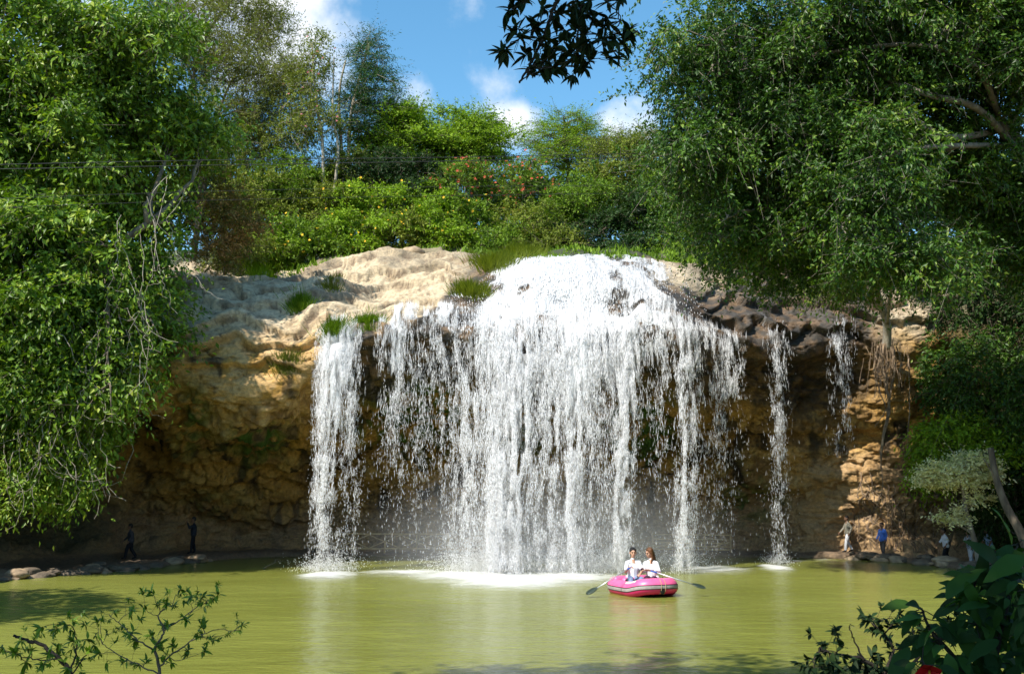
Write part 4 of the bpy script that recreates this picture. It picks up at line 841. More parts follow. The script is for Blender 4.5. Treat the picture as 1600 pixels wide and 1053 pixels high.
# hanging roots of the cliff fig
RT = P(1385, 545, 45.4); rt = empty('hanging_root', RT, 'thick braided pale root hanging down the right wall from the cliff-edge fig', 'root')
mb = MB()
for (pts_, r0) in [([(1385, 530), (1378, 560), (1384, 600), (1390, 640), (1381, 680), (1376, 720)], .085), ([(1390, 535), (1398, 570), (1392, 610), (1386, 650), (1378, 690), (1377, 735)], .06), ([(1372, 540), (1366, 575), (1374, 610), (1388, 655), (1376, 700), (1379, 760), (1366, 800)], .035), ([(1400, 540), (1408, 570), (1404, 610)], .03), ([(1385, 640), (1372, 660), (1366, 668)], .025), ([(1420, 560), (1421, 640), (1418, 700), (1424, 730)], .035)]:
    q = np.array([P(a, b_, 45.4 + .0 * i_) for i_, (a, b_) in enumerate(pts_)]); q = catmull(np.linspace(0, len(q) - 1, len(q) * 5), q); q += rng.normal(size=q.shape) * .012; mb.tube(q - RT, np.linspace(r0, r0 * .45, len(q)), 8)
mb.build('roots', M['root'], rt)
mb = MB()
for k in range(80):
    px = rng.normal(1386, 14); y0 = rng.uniform(525, 560); a_ = P(px, y0, 45.5 + rng.normal() * .2); b_ = P(px + rng.normal() * 5, y0 + rng.uniform(20, 80), 45.4 + rng.normal() * .25); mb.tube(curve(a_, b_, 6, 0, .12) - RT, .012, 3, caps=False)
ro = mb.build('rootlets', M['root'], rt); ro['kind'] = 'stuff'
# roots over the lit wall at the lower right and behind the path
mb = MB(); RB = np.array([XatZ(1400, 46, .3), 46, .3])
for k in range(46):
    px = rng.uniform(1335, 1455); v0 = rng.uniform(4, 5.2); n_ = 10; pxs = px + np.cumsum(rng.normal(size=n_) * 5) + np.linspace(0, rng.normal() * 30, n_); v_ = np.linspace(v0, 3.1, n_)
    q, _ = cliff_at(pxs, v_, .04); mb.tube(q - RB, np.linspace(.035, .015, n_), 4, caps=False)
o = mb.build('wall_roots', M['root']); o.location = RB; tag(o, 'tangle of thin tree roots clinging to the lit wall behind the walkers', 'roots', kind='stuff')

# dark growth on the right-hand bank
for k, (lab, blobs, n, lm, px, Y, z) in enumerate([
    ('curtain of dark creeper under the fig on the far right, upper part', [(1500, 470, 50, 60, 46, 1.5), (1570, 430, 70, 90, 45, 2), (1650, 480, 60, 120, 42, 2)], 620, 'leaf_dark', 1570, 48, 7),
    ('dark trees massed on the slope behind the fig at the far right', [(1480, 400, 70, 60, 50, 2), (1580, 340, 80, 80, 48, 3), (1660, 300, 60, 120, 46, 3), (1420, 360, 60, 50, 52, 2)], 620, 'leaf_dark', 1560, 52, 12),
    ('dark creeper hanging on the right wall above the pale-leaved tree', [(1480, 600, 40, 80, 45, 1.3), (1550, 600, 70, 90, 43, 1.8), (1640, 640, 60, 90, 40, 2)], 720, 'leaf_fig', 1540, 46, 4),
    ('mid green bush behind and above the pale-leaved small tree', [(1462, 690, 34, 30, 43, .9), (1500, 670, 40, 26, 42.6, 1), (1450, 735, 26, 30, 43.5, .8), (1560, 700, 50, 30, 42, 1)], 330, 'leaf_bright', 1480, 45, .4),
    ('dark bush at the right edge behind the leaning trunk', [(1600, 770, 50, 50, 42, 1.4), (1560, 810, 40, 36, 43, 1)], 340, 'leaf_dark', 1600, 40, .6)]):
    plant('bush', lab, 'bush', blobs, (XatZ(px, Y, z), Y, z), n, lm, tr=.05, nl=10, seed=80 + k, gap=.25, gscale=.6, tlen=.7, leaf=.19, wr=.45, droop=.6, up=0, ntw=5, nlv=6, stemname='stems')
b0 = np.array([XatZ(1530, 41.5, .2), 41.5, .1])
plant('tree', 'small tree with pale cream leaves glowing in the sun beside the path', 'tree', [(1478, 738, 40, 14, 40.5, .7), (1520, 722, 34, 14, 40.5, .7), (1500, 748, 46, 12, 40.5, .8), (1548, 735, 12, 16, 40.5, .4), (1490, 806, 30, 9, 40.6, .5), (1535, 778, 24, 9, 40.6, .5), (1450, 752, 20, 9, 40.5, .4)],
      b0, 330, 'leaf_pale', 'bark_pale', trunk=[[b0, P(1524, 850, 41.3), P(1510, 800, 41), P(1505, 770, 40.8), P(1500, 740, 40.5)], [P(1520, 835, 41.2), P(1500, 822, 41), P(1465, 815, 40.8), P(1448, 810, 40.8)]], tr=[.13, .05], nl=16, seed=90, gap=.1, gscale=1.5, tlen=.45, leaf=.13, wr=.45, droop=.1, up=.2, flat=.4, ntw=5, nlv=6, lr=.035)
b0 = np.array([XatZ(1610, 38.5, .5), 38.5, .3]); mb = MB(); q = catmull(np.linspace(0, 4, 30), np.array([b0, P(1596, 835, 38.5), P(1572, 790, 38.7), P(1556, 745, 39), P(1548, 700, 39.2)])) - b0
mb.tube(q, np.linspace(.19, .11, 30), 10); rt = empty('tree', b0, 'leafless leaning brown trunk right of the pale-leaved tree', 'tree'); mb.build('trunk', M['bark'], rt)
mb = MB(); mb.tube(curve(q[8], q[8] + np.array([.9, -.3, .5]), 6, 0, .1), np.linspace(.05, .02, 6), 6); mb.tube(curve(q[20], q[20] + np.array([-.5, 0, 1.0]), 6, 0, .1), np.linspace(.05, .02, 6), 6); mb.build('branch', M['bark'], rt)

# ------------------------------------------------------------------ grass tufts and the boulder on the rock
def tuft(lab, px, py_v, r, h, lm, n=420, v=None, group=None, name='grass_clump'):
    q, nn = cliff_at([px], [v], -.05); q = q[0]
    rt = np.array(q); k = n; off = rng.normal(size=(k, 2)) * r * .45
    pj = px + off[:, 0] / q[1] * F; qq, _ = cliff_at(pj, np.clip(v + off[:, 1] * .35, 3, 13), -.05)
    D = unit(np.stack([off[:, 0] / r * .5 + rng.normal(size=k) * .25, off[:, 1] / r * .3 - .25 + rng.normal(size=k) * .25, np.ones(k)], -1))
    V, Q, A = blade(qq, D, unit(rdir(k) * .5 + np.array([0, .8, .3])), h * .62 * (.5 + .7 * rng.random(k)), np.full(k, .026), np.clip(rng.normal(.5, .25, k), 0, 1), 4, .5)
    o = mk(name, V - rt, Q, M[lm], None, {'rnd': A}, True); o.location = rt; tag(o, lab, 'grass clump', group)
tuft('small green tuft at the left end of the pale rock, in the half shade', 470, 0, .55, .8, 'leaf_shrub', 600, 10.5)
tuft('larger of the green tufts, standing left of the first narrow fall', 520, 0, .55, 1.2, 'leaf_shrub', 900, 9.25)
tuft('squat green tuft on the black rock between the first and second falls', 577, 0, .55, .8, 'leaf_shrub', 700, 9.5)
tuft('green tuft wedged where the pale rock meets the left side of the dome', 737, 0, .6, 1.1, 'leaf_olive', 800, 10.3)
tuft('dry brownish tuft clinging to the sandy shoulder below the rock shelf', 448, 0, .7, .7, 'leaf_dry', 600, 8.9)
tuft('yellowing grass along the rim left of the dome, beside the pale rock', 770, 0, .9, 1.1, 'leaf_olive', 1100, 11.7)
tuft('pale bent grass right at the crest of the dome', 818, 0, .9, 1.2, 'leaf_olive', 1100, 12.25)
tuft('thin brown grass in a crack on the pale rock, left of the boulder', 520, 0, .5, .6, 'leaf_dry', 350, 11.0)
tuft('bright grass at the left end of the shelf beneath the straggly bush', 400, 0, .9, 1.0, 'leaf_bright', 900, 12.1)
tuft('tall green grass right of the dry brown brush on the rim', 1128, 0, .9, 1.1, 'leaf_bright', 900, 12.0)
tuft('reedy dark clump beside the head of the single thin stream', 1150, 0, .6, .7, 'leaf_shrub', 400, 11.2)
def rockmesh(r, seed, n=2):
    mb = MB(); mb.ball((0, 0, 0), (1, 1, 1), nu=18, nv=11); V = np.vstack(mb.V); d_ = 1 + fbm(V * 1.3 + seed * 7, 3, seed) * .45; V = V * d_[:, None] * np.asarray(r); mb.V = [V]; return mb
M['stone'] = simple('stone', (.20, .15, .10), (.09, .07, .05), 3, .85, .7, 12)
M['stone_tan'] = simple('stone_tan', (.42, .31, .19), (.24, .17, .11), 3, .85, .7, 8)
q, _ = cliff_at([646], [12.0], .15); mb = rockmesh((.62, .45, .30), 5); o = mb.build('boulder', M['stone_tan']); o.location = q[0]; tag(o, 'rounded brown boulder lying on the pale rock below the flowering shrubs', 'boulder')
for k in range(70):
    side_ = k % 2
    px = rng.uniform(-20, 330) if side_ == 0 else rng.uniform(1300, 1580)
    v_ = rng.uniform(1.5, 2.12); q, _ = cliff_at([px], [v_], .0); s_ = rng.uniform(.12, .42)
    if q[0][2] < -.1: q[0][2] = -.05
    o = rockmesh((s_ * rng.uniform(.8, 1.6), s_, s_ * .5), k).build('shore_stone', M['stone'] if rng.random() < .6 else M['stone_tan']); o.location = q[0] + np.array([0, 0, .05])
    tag(o, 'brown stone at the water edge below the left bank path' if side_ == 0 else 'brown stone at the water edge below the right bank path', 'stone', 'stones along the left water edge' if side_ == 0 else 'stones along the right water edge')
M['litter'] = simple('white_plastic', (.8, .8, .78)); o = rockmesh((.09, .07, .05), 3).build('litter', M['litter']); c = onwater(226, 884); o.location = (c[0], c[1], .05); tag(o, 'tiny scrap of white litter at the left water edge', 'litter')
mb = MB(); a_ = onwater(412, 889); b_ = onwater(447, 880); a_[2] = b_[2] = .03; c = curve(a_, b_, 9, -.02, .2) - a_; mb.tube(c, np.linspace(.03, .01, 9), 5); o = mb.build('stick', M['bark']); o.location = a_; tag(o, 'thin crooked stick floating on the pool left of the first fall', 'stick')

# ------------------------------------------------------------------ cables over the falls
for k, (pts_, lab) in enumerate([(((-200, 262, 27), (300, 251, 29), (700, 246, 31), (1150, 237, 33.5), (1800, 225, 36)), 'topmost black cable crossing the sky and trees'), (((-200, 268, 27), (300, 259, 29), (700, 252, 31), (1150, 243, 33.5), (1800, 232, 36)), 'black cable just beneath the topmost one'),
                                 (((-200, 318, 27.2), (300, 300, 29), (700, 292, 31), (1150, 288, 33.5), (1800, 280, 36)), 'upper of the two faint lower cables'), (((-200, 332, 27.2), (300, 314, 29), (700, 306, 31), (1150, 300, 33.5), (1800, 292, 36)), 'lowest cable, sagging in front of the shrubs')]):
    q = np.array([P(*x) for x in pts_]); q = catmull(np.linspace(0, 4, 80), q); mb = MB(); mb.tube(q - q[0], .0105 if k < 2 else .006, 6); o = mb.build('cable', M['cable']); o.location = q[0]; tag(o, lab, 'cable', 'overhead cables')

# ------------------------------------------------------------------ rustic railings behind the water
def ledge_z(px, Y):
    j = int(np.interp(px, us, np.arange(nu_))); a0 = int(np.searchsorted(vs, 1.0)); a1 = int(np.searchsorted(vs, 3.0)); return float(np.interp(Y, Gd[a0:a1, j, 1], Gd[a0:a1, j, 2]))
def railing(lab, x0, x1, nbay, style, Y=49.1, h=.82):
    za = ledge_z(x0, Y); A_ = np.array([XatZ(x0, Y, .2), Y, za]); B_ = np.array([XatZ(x1, Y, .2), Y, ledge_z(x1, Y)]); rt = empty('railing', A_, lab, 'railing', 'rustic railings behind the falls'); d_ = (B_ - A_)
    for k in range(nbay + 1):
        mb = MB(); q = d_ * k / nbay; mb.tube([q + [0, 0, -.1], q + [.01, 0, h * .5], q + [0, 0, h + .05]], .045, 8); mb.build('post', M['bamboo'], rt)
    for hh in ((.12, h) if style == 0 else (.12, .26, .42, .6, h)):
        mb = MB(); mb.tube(curve([0, -.04, hh], d_ + [0, -.04, hh], 10, .0, .006), .034, 6); mb.build('rail', M['bamboo'], rt)
    for k in range(nbay):
        a_ = d_ * k / nbay + [0, -.09, .14]; b_ = d_ * (k + 1) / nbay + [0, -.09, .14]; mm = (a_ + b_) / 2; up_ = np.array([0, 0, h - .18])
        for (s_, e_) in ([(a_ + up_ / 2, mm + up_), (mm + up_, b_ + up_ / 2), (b_ + up_ / 2, mm), (mm, a_ + up_ / 2)] if style == 0 else [(a_, b_ + up_ * .6)]):
            mb = MB(); mb.tube([s_, e_], .026, 6); mb.build('brace', M['bamboo'], rt)
railing('rustic pole railing with diamond braces behind the water left of the main fall', 502, 700, 4, 0)
railing('rustic railing of close horizontal poles behind the water right of the raft', 1020, 1142, 3, 1)
railing('short single-bay wooden railing end where the single thin stream lands', 1216, 1228, 1, 0, h=.95)

# ------------------------------------------------------------------ people
SK = simple('skin', (.50, .29, .19), (.46, .26, .17), 20, .55)
SKd = simple('skin_brown', (.26, .14, .085), (.22, .12, .07), 20, .55)
HAIR = simple('black_hair', (.012, .010, .009), (.02, .015, .012), 30, .4); HAIRB = simple('brown_hair', (.16, .065, .022), (.07, .03, .012), 14, .4, .5, 60, stretch=(1, 1, .15))
DARK = simple('eye_dark', (.015, .01, .01)); LIP = simple('lips', (.38, .12, .10))
def cloth(name, c): return simple(name, c, tuple(x * .9 for x in c), 6, .85, .35, 12)
WHITE = cloth('white_cotton', (.80, .80, .82))
def rotm(rx=0, ry=0, rz=0): return np.array((Matrix.Rotation(rz, 3, 'Z') @ Matrix.Rotation(rx, 3, 'X') @ Matrix.Rotation(ry, 3, 'Y')))
def hand(mb, w, d_, nrm_, th, s=1.0, curl=.5):
    """palm from the wrist w along d_, palm side nrm_, thumb side th; five bent fingers"""
    d_ = unit(np.asarray(d_, float)); nrm_ = unit(np.asarray(nrm_, float) - d_ * np.dot(nrm_, d_)); th = np.cross(nrm_, d_) * np.sign(np.dot(np.cross(nrm_, d_), th) or 1)
    for k in (-1, 0, 1): mb.capsule(w + th * k * .018 * s, w + d_ * .075 * s + th * k * .024 * s, .015 * s, .013 * s, 8)
    for k, ln_ in zip((1.5, .5, -.5, -1.5), (.066, .075, .070, .055)):
        b_ = w + d_ * .08 * s + th * k * .017 * s; m1 = b_ + unit(d_ + nrm_ * curl) * ln_ * .5 * s; m2 = m1 + unit(d_ * (1 - curl) + nrm_ * curl * 1.6) * ln_ * .5 * s; mb.capsule(b_, m1, .0095 * s, .0088 * s, 7); mb.capsule(m1, m2, .0088 * s, .0075 * s, 7)
    b_ = w + d_ * .02 * s + th * .024 * s; m1 = b_ + unit(d_ * .7 + th * .9 + nrm_ * .3) * .045 * s; mb.capsule(b_, m1, .012 * s, .0105 * s, 7); mb.capsule(m1, m1 + unit(d_ + nrm_ * .5) * .033 * s, .0105 * s, .009 * s, 7)
def person(lab, loc, rz, J, shirt, trousers, hair, skin, head_rot=(0, 0, 0), sleeve='short', female=False, group=None, voxel=.009, handspec=None, shoes=None):
    rt = empty('person', loc, lab, 'person', group, rz); g = {k: np.asarray(v, float) for k, v in J.items()}; g['head'] = g['head'] + [0, 0, .012]; g['shL'] = g['shL'] + [-.012, 0, -.045]; g['shR'] = g['shR'] + [.012, 0, -.045]; Rh = rotm(*head_rot); hc = g['head']
    mb = MB(); up_ = unit(g['neck'] - g['pelvis']); side_ = unit(g['shL'] - g['shR'])
    # trunk
    mb.capsule(g['pelvis'] + side_ * .07, g['pelvis'] - side_ * .07, .115, .115); mb.capsule(g['pelvis'], g['chest'], .12, .125); mb.capsule(g['chest'] + side_ * .06, g['chest'] - side_ * .06, .115, .115)
    mb.capsule(g['chest'], g['neck'] - up_ * .05, .12, .075); mb.capsule(g['shL'] - side_ * .02, g['neck'] - up_ * .085, .050, .055); mb.capsule(g['shR'] + side_ * .02, g['neck'] - up_ * .085, .050, .055); mb.capsule(g['neck'] - up_ * .04, hc - Rh @ np.array([0, -.01, .05]), .052, .048)
    for s_ in 'LR':
        mb.capsule(g['sh' + s_], g['el' + s_], .050, .038); mb.capsule(g['el' + s_], g['wr' + s_], .038, .025)
        mb.capsule(g['hip' + s_], g['kn' + s_], .085, .055); mb.capsule(g['kn' + s_], g['an' + s_], .054, .036)
        f = unit(g['toe' + s_] - g['an' + s_]); mb.capsule(g['an' + s_] + [0, 0, -.02], g['toe' + s_], .036, .026)
        hd, hn, ht = (handspec or {}).get(s_, (g['wr' + s_] - g['el' + s_], -side_ if s_ == 'L' else side_, [0, -1, 0])); hand(mb, g['wr' + s_], hd, hn, ht, 1.0)
    # head: skull, jaw, nose, ears, brow
    H = lambda x, y, z: hc + Rh @ (np.array([x, y, z]) * 1.08)
    mb.ball(H(0, .008, .02), (.082, .101, .106), Rh, 20, 14); mb.ball(H(0, -.028, -.045), (.060, .062, .067), Rh, 16, 10); mb.capsule(H(0, -.082, .012), H(0, -.104, -.022), .011, .016); mb.capsule(H(-.03, -.078, .028), H(.03, -.078, .028), .013, .013)
    mb.ball(H(0, -.083, -.055), (.024, .014, .012), Rh); mb.ball(H(0, -.07, -.088), (.024, .02, .016), Rh)
    for x in (-1, 1): mb.ball(H(x * .077, .008, -.008), (.012, .02, .032), Rh); mb.ball(H(x * .035, -.06, -.025), (.024, .024, .022), Rh)
    o = mb.build('body', skin, rt); remesh(o, voxel, 1)
    for x in (-1, 1):
        e = MB(); e.ball(H(x * .031, -.0855, .005), (.014, .007, .007), Rh); e.build('eye', DARK, rt); e = MB(); e.capsule(H(x * .016, -.094, .030), H(x * .050, -.082, .033), .004, .004, 6); e.build('eyebrow', HAIR, rt)
    e = MB(); e.ball(H(0, -.0955, -.055), (.024, .006, .008), Rh); e.build('mouth', LIP, rt)
    # hair
    mb = MB(); mb.ball(H(0, .020, .040), (.093, .106, .101), Rh, 20, 14); mb.ball(H(0, .045, -.0), (.084, .071, .092), Rh)
    if female:
        mb.capsule(H(0, .075, -.02), H(.0, .10, -.30), .07, .045); mb.capsule(H(.07, .01, .0), H(.075, -.0, -.16), .028, .022); mb.capsule(H(-.07, .01, .0), H(-.075, -.0, -.10), .022, .014); mb.capsule(H(.03, -.055, .09), H(.075, -.03, .01), .024, .02); mb.capsule(H(.07, -.02, -.14), H(.05, -.09, -.34), .020, .012); mb.capsule(H(-.02, -.06, .085), H(-.07, -.03, .02), .02, .015)
    else:
        mb.capsule(H(-.045, -.052, .080), H(.045, -.052, .080), .022, .022)
    o = mb.build('hair', hair, rt); remesh(o, voxel, 1)
    # shirt
    mb = MB(); b_ = .012
    mb.capsule(g['pelvis'] + side_ * .075 + up_ * .0, g['pelvis'] - side_ * .075, .128, .128); mb.capsule(g['pelvis'], g['chest'], .14, .142); mb.capsule(g['chest'] + side_ * .068, g['chest'] - side_ * .068, .128, .128); mb.capsule(g['chest'], g['neck'] - up_ * .085, .14, .08); mb.capsule(g['shL'], g['neck'] - up_ * .075, .060, .070); mb.capsule(g['shR'], g['neck'] - up_ * .075, .060, .070)
    mb.capsule(g['neck'] - up_ * .06, g['neck'] - up_ * .012, .066, .060)
    for s_ in 'LR':
        e = g['el' + s_]; a_ = g['sh' + s_]; t_ = .72 if sleeve == 'short' else 1.0; mb.capsule(a_, a_ + (e - a_) * t_, .061, .054)
        if sleeve == 'long': mb.capsule(e, e + (g['wr' + s_] - e) * .9, .054, .040)
        if sleeve == 'mid': mb.capsule(e, e + (g['wr' + s_] - e) * .35, .056, .048)
    o = mb.build('shirt', shirt, rt); remesh(o, voxel, 1)
    mb = MB(); mb.capsule(g['pelvis'] + side_ * .07, g['pelvis'] - side_ * .07, .124, .124)
    for s_ in 'LR': mb.capsule(g['pelvis'] + (g['hip' + s_] - g['pelvis']) * .8, g['kn' + s_], .105, .078); mb.capsule(g['kn' + s_], g['an' + s_] + [0, 0, .02], .076, .062)
    o = mb.build('trousers', trousers, rt); remesh(o, voxel, 1)
    for s_ in 'LR':
        mb = MB(); mb.capsule(g['an' + s_] + [0, 0, -.035], g['toe' + s_] + [0, 0, -.006], .048, .038); mb.build('shoe', shoes or DARK, rt)
    return rt
def standing(h=1.6, stride=.22, lean=0.0, armsw=.15, lift=0.0, hands=None):
    s_ = h / 1.68; f = -1   # faces -Y
    J = dict(pelvis=(0, 0, .88), chest=(0, -lean * .6, 1.20), neck=(0, -lean, 1.42), head=(0, -lean - .03, 1.555), shL=(.165, -lean * .9, 1.36), shR=(-.165, -lean * .9, 1.36),
             elL=(.215, armsw * .6 - lean, 1.10), wrL=(.21, armsw * .5 - .10 - lean, .87), elR=(-.215, -armsw * .5 - lean, 1.10), wrR=(-.20, -armsw - .14 - lean, .90),
             hipL=(.09, 0, .86), hipR=(-.09, 0, .86), knL=(.095, -stride * .75, .48), anL=(.095, -stride, .09), toeL=(.10, -stride - .14, .035), knR=(-.095, stride * .15, .47), anR=(-.095, stride * 1.1, .12), toeR=(-.10, stride * 1.1 - .12, .035))
    if hands: J.update(hands)
    return {k: np.array(v) * s_ for k, v in J.items()}
def feet_loc(px, Y): z = ledge_z(px, Y); return (XatZ(px, Y, z), Y, z)
GREYT = cloth('grey_cloth', (.22, .23, .22)); KH = cloth('grey_tan_cloth', (.24, .22, .17)); PALE = cloth('pale_cloth', (.62, .62, .64)); BLUE = cloth('blue_cloth', (.06, .16, .55)); DG = cloth('dark_grey_cloth', (.07, .065, .065)); BLK = cloth('black_cloth', (.012, .012, .016)); LG = cloth('light_grey_cloth', (.40, .41, .45)); LB = cloth('light_blue_cloth', (.30, .42, .60)); JN = cloth('denim', (.17, .23, .36))
wg = 'walkers on the right bank path'
person('walker in a grey-tan top and white trousers, furthest from the camera and nearest the falls', feet_loc(1326, 47.7), R(-80), standing(1.68, .20), KH, PALE, HAIR, SKd, sleeve='long', group=wg, voxel=.013)
person('walker in a blue shirt and dark grey trousers in front of the sunlit wall', feet_loc(1381, 46.6), R(-60), standing(1.62, .14, armsw=.05), BLUE, DG, HAIR, SKd, sleeve='long', group=wg, voxel=.013)
person('walker in a white shirt and black trousers under the pale-leaved tree', feet_loc(1480, 44.9), R(-95), standing(1.58, .2, lean=.05), WHITE, BLK, HAIR, SKd, sleeve='mid', group=wg, voxel=.013)
person('walker in a light grey t-shirt and pale trousers left of the pale tree trunk', feet_loc(1519, 43.6), R(-70), standing(1.55, .16, lean=.10), LG, PALE, HAIR, SKd, group=wg, voxel=.013)
person('walker in light blue half hidden by the dark leaves at the right', feet_loc(1549, 42.8), R(-90), standing(1.5, .2, lean=.12), LB, LB, HAIR, SKd, group=wg, voxel=.013)
lg = 'walkers in the shade of the left overhang'
person('dark-jacketed walker in the deep shade at the left, showing a pale shirt front', feet_loc(203, 44.3), R(-75), standing(1.5, .22, lean=.05), cloth('charcoal_cloth', (.05, .05, .06)), BLK, HAIR, SKd, sleeve='long', group=lg, voxel=.013)
person('taller dark figure under the left overhang raising both hands to the face', feet_loc(301, 47.3), R(-70), standing(1.68, .08, hands=dict(elL=(.22, -.2, 1.18), wrL=(.07, -.30, 1.42), elR=(-.22, -.2, 1.18), wrR=(-.07, -.30, 1.42))), cloth('navy_cloth', (.02, .025, .035)), BLK, HAIR, SKd, sleeve='long', group=lg, voxel=.013)

# ------------------------------------------------------------------ the raft and its rowers
RY = 30.4; RX = XatZ(1003, RY, .3); RZ = R(22)
PINK = simple('pink_rubber', (.80, .13, .29), (.74, .10, .25), 4, .38, spec=.5); HOT = simple('hot_pink_rubber', (.72, .03, .17), (.66, .02, .14), 4, .4, spec=.5)
GR = simple('grey_rubber', (.38, .34, .32), rough=.6); BK = simple('black_rubber', (.012, .012, .014), rough=.5); ROPE = simple('rope', (.50, .36, .20), (.35, .25, .14), 40, .8)
raft = empty('inflatable_raft', (RX, RY, 0), 'pink inflatable raft with a grey side stripe carrying a couple on the green pool', 'raft', None, RZ)
th = np.linspace(0, 2 * np.pi, 97)[:-1]; TR = .235
ex = .62; cx_ = np.sign(np.cos(th)) * np.abs(np.cos(th)) ** ex * .62; cy_ = np.sign(np.sin(th)) * np.abs(np.sin(th)) ** ex * 1.02
tz = .19 + .13 * sstep(.45, 1.05, -cy_) + .06 * sstep(.6, 1.05, cy_)
cen = np.stack([cx_, cy_, tz], -1); tng = unit(np.roll(cen, -1, 0) - np.roll(cen, 1, 0)); outn = unit(np.cross(tng, np.array([0, 0, 1.]))); outn[:, 2] = 0; outn = unit(outn); upn = np.cross(outn, tng); upn *= np.sign(upn[:, 2:3])
def band(a0, a1, off, k=12, i0=0, i1=96, closed=True):
    an = np.linspace(a0, a1, k); idx = np.arange(i0, i1) % 96
    V = (cen[idx][:, None] + (TR + off) * (np.cos(an)[None, :, None] * outn[idx][:, None] + np.sin(an)[None, :, None] * upn[idx][:, None])).reshape(-1, 3); n_ = len(idx)
    Q = [[i * k + j, i * k + j + 1, ((i + 1) % n_) * k + j + 1, ((i + 1) % n_) * k + j] for i in range(n_ if closed else n_ - 1) for j in range(k - 1)]
    return V, np.array(Q)
V, Q = band(0, 2 * np.pi, 0, 29); mk('tube', V, Q, PINK, raft, None, True)
V, Q = band(R(-100), R(-16), .003); mk('lower_panel', V, Q, HOT, raft, None, True)  # deeper pink rubber, with some of the tube's underside shade in its colour
V, Q = band(R(-15), R(12), .005, 6); st_ = mk('stripe', V, Q, GR, raft, None, True)
for a_ in (-17, 10): V, Q = band(R(a_), R(a_ + 5), .009, 4); mk('stripe_edge', V, Q, BK, st_, None, True)
mb = MB(); mb.ball((0, 0, .12), (.60, 1.0, .05), nu=24); mb.build('floor', GR, raft)
for y_ in (.05, .62): mb = MB(); mb.capsule((-.55, y_, .40), (.55, y_, .40), .12, .12, 14); mb.build('seat', PINK, raft)
fi = int(np.argmin(cy_ + np.abs(cx_)))  # bow
mb = MB(); c_ = cen[fi] + (outn[fi] * math.cos(R(-28)) + upn[fi] * math.sin(R(-28))) * (TR + .004); mb.ball(c_, (.085, .02, .11), None); mb.build('valve_patch', BK, raft)
for x_ in (-.05, .09):
    an = np.linspace(R(-70), R(60), 12); i = fi; q = cen[i] + (TR + .014) * (np.cos(an)[:, None] * outn[i] + np.sin(an)[:, None] * upn[i]) + tng[i] * x_; mb = MB(); mb.tube(q, .009, 6); mb.build('rope', ROPE, raft)
for s_ in (-1, 1):
    i = int(np.argmin((cx_ - s_ * .62) ** 2 + (cy_ + .15) ** 2)); q = cen[i] + upn[i] * (TR + .01); mb = MB(); mb.capsule(q - tng[i] * .05, q + tng[i] * .05, .035, .035); mb.tube([q, q + [0, 0, .07]], .02, 8); mb.build('rowlock', BK, raft)
i = int(np.argmin((cx_ + .6) ** 2 + (cy_ + .6) ** 2)); V, Q = band(R(48), R(78), .004, 5, i - 5, i + 5, False); mk('decal', V, Q, simple('pale_decal', (.75, .60, .55)), raft, None, True)
# oars: hand end and blade end in world coordinates
ALU = simple('aluminium', (.62, .64, .66), rough=.35, metallic=.6); GRIP = simple('blue_grip', (.03, .12, .5)); BLADE = simple('dark_blade', (.03, .045, .03), rough=.45)
def oar(lab, a_, b_):
    a_ = np.asarray(a_); b_ = np.asarray(b_); d_ = unit(b_ - a_); rt = empty('oar', a_, lab, 'oar', 'oars of the raft'); n_ = np.linalg.norm(b_ - a_); mb = MB(); mb.tube([[0, 0, 0], d_ * n_ * .5, d_ * (n_ - .32)], .017, 8); mb.build('shaft', ALU, rt)
    mb = MB(); mb.capsule(-d_ * .03, d_ * .13, .022, .022); mb.build('grip', GRIP, rt)
    s_ = unit(np.cross(d_, [0, -.5, 1.])); nn = np.cross(s_, d_); mb = MB(); ts = np.linspace(0, 1, 9); wv = np.array([.025, .055, .080, .092, .096, .095, .090, .075, .03]); V = []
    for t_, w_ in zip(ts, wv):
        c = d_ * (n_ - .34 + .40 * t_); V += [c + s_ * w_ + nn * .02, c + nn * .012, c - s_ * w_ + nn * .02, c - s_ * w_ + nn * .008, c - nn * .004, c + s_ * w_ + nn * .008]
    Q = [[6 * k + j, 6 * k + (j + 1) % 6, 6 * (k + 1) + (j + 1) % 6, 6 * (k + 1) + j] for k in range(8) for j in range(6)] + [[0, 1, 4, 5], [1, 2, 3, 4], [48, 53, 52, 49], [49, 52, 51, 50]]
    mb.add(V, None, Q); mb.build('blade', BLADE, rt)
HL = P(986, 885.5, 29.8); HR = P(1019, 892, 29.8)
oar('oar with a blue grip reaching left of the raft into the water', HL, P(919, 927, 29.3)); oar('oar reaching out to the right of the raft just above the water', HR, P(1099, 918, 29.6))
def to_local(pw, loc, rz): 
    c, s_ = math.cos(-rz), math.sin(-rz); d_ = np.asarray(pw) - np.asarray(loc); return np.array([d_[0] * c - d_[1] * s_, d_[0] * s_ + d_[1] * c, d_[2]]) / 1.15
ML = (XatZ(989, 30.4, .9), 30.4, -.25); mrz = R(4); wl = to_local(HL, ML, mrz)
J = dict(pelvis=(0, .06, .60), chest=(0, .02, .89), neck=(.0, 0, 1.12), head=(.0, -.02, 1.265), shL=(.165, .0, 1.06), shR=(-.165, -.02, 1.06), elL=(.22, -.14, .82), wrL=(.12, -.30, .74), elR=(-.23, -.16, .80), wrR=tuple(wl + np.array([-.035, .05, -.005])),
         hipL=(.10, .0, .58), hipR=(-.10, .0, .58), knL=(.13, -.42, .62), anL=(.12, -.58, .25), toeL=(.12, -.70, .20), knR=(-.14, -.42, .62), anR=(-.14, -.58, .25), toeR=(-.14, -.70, .20))
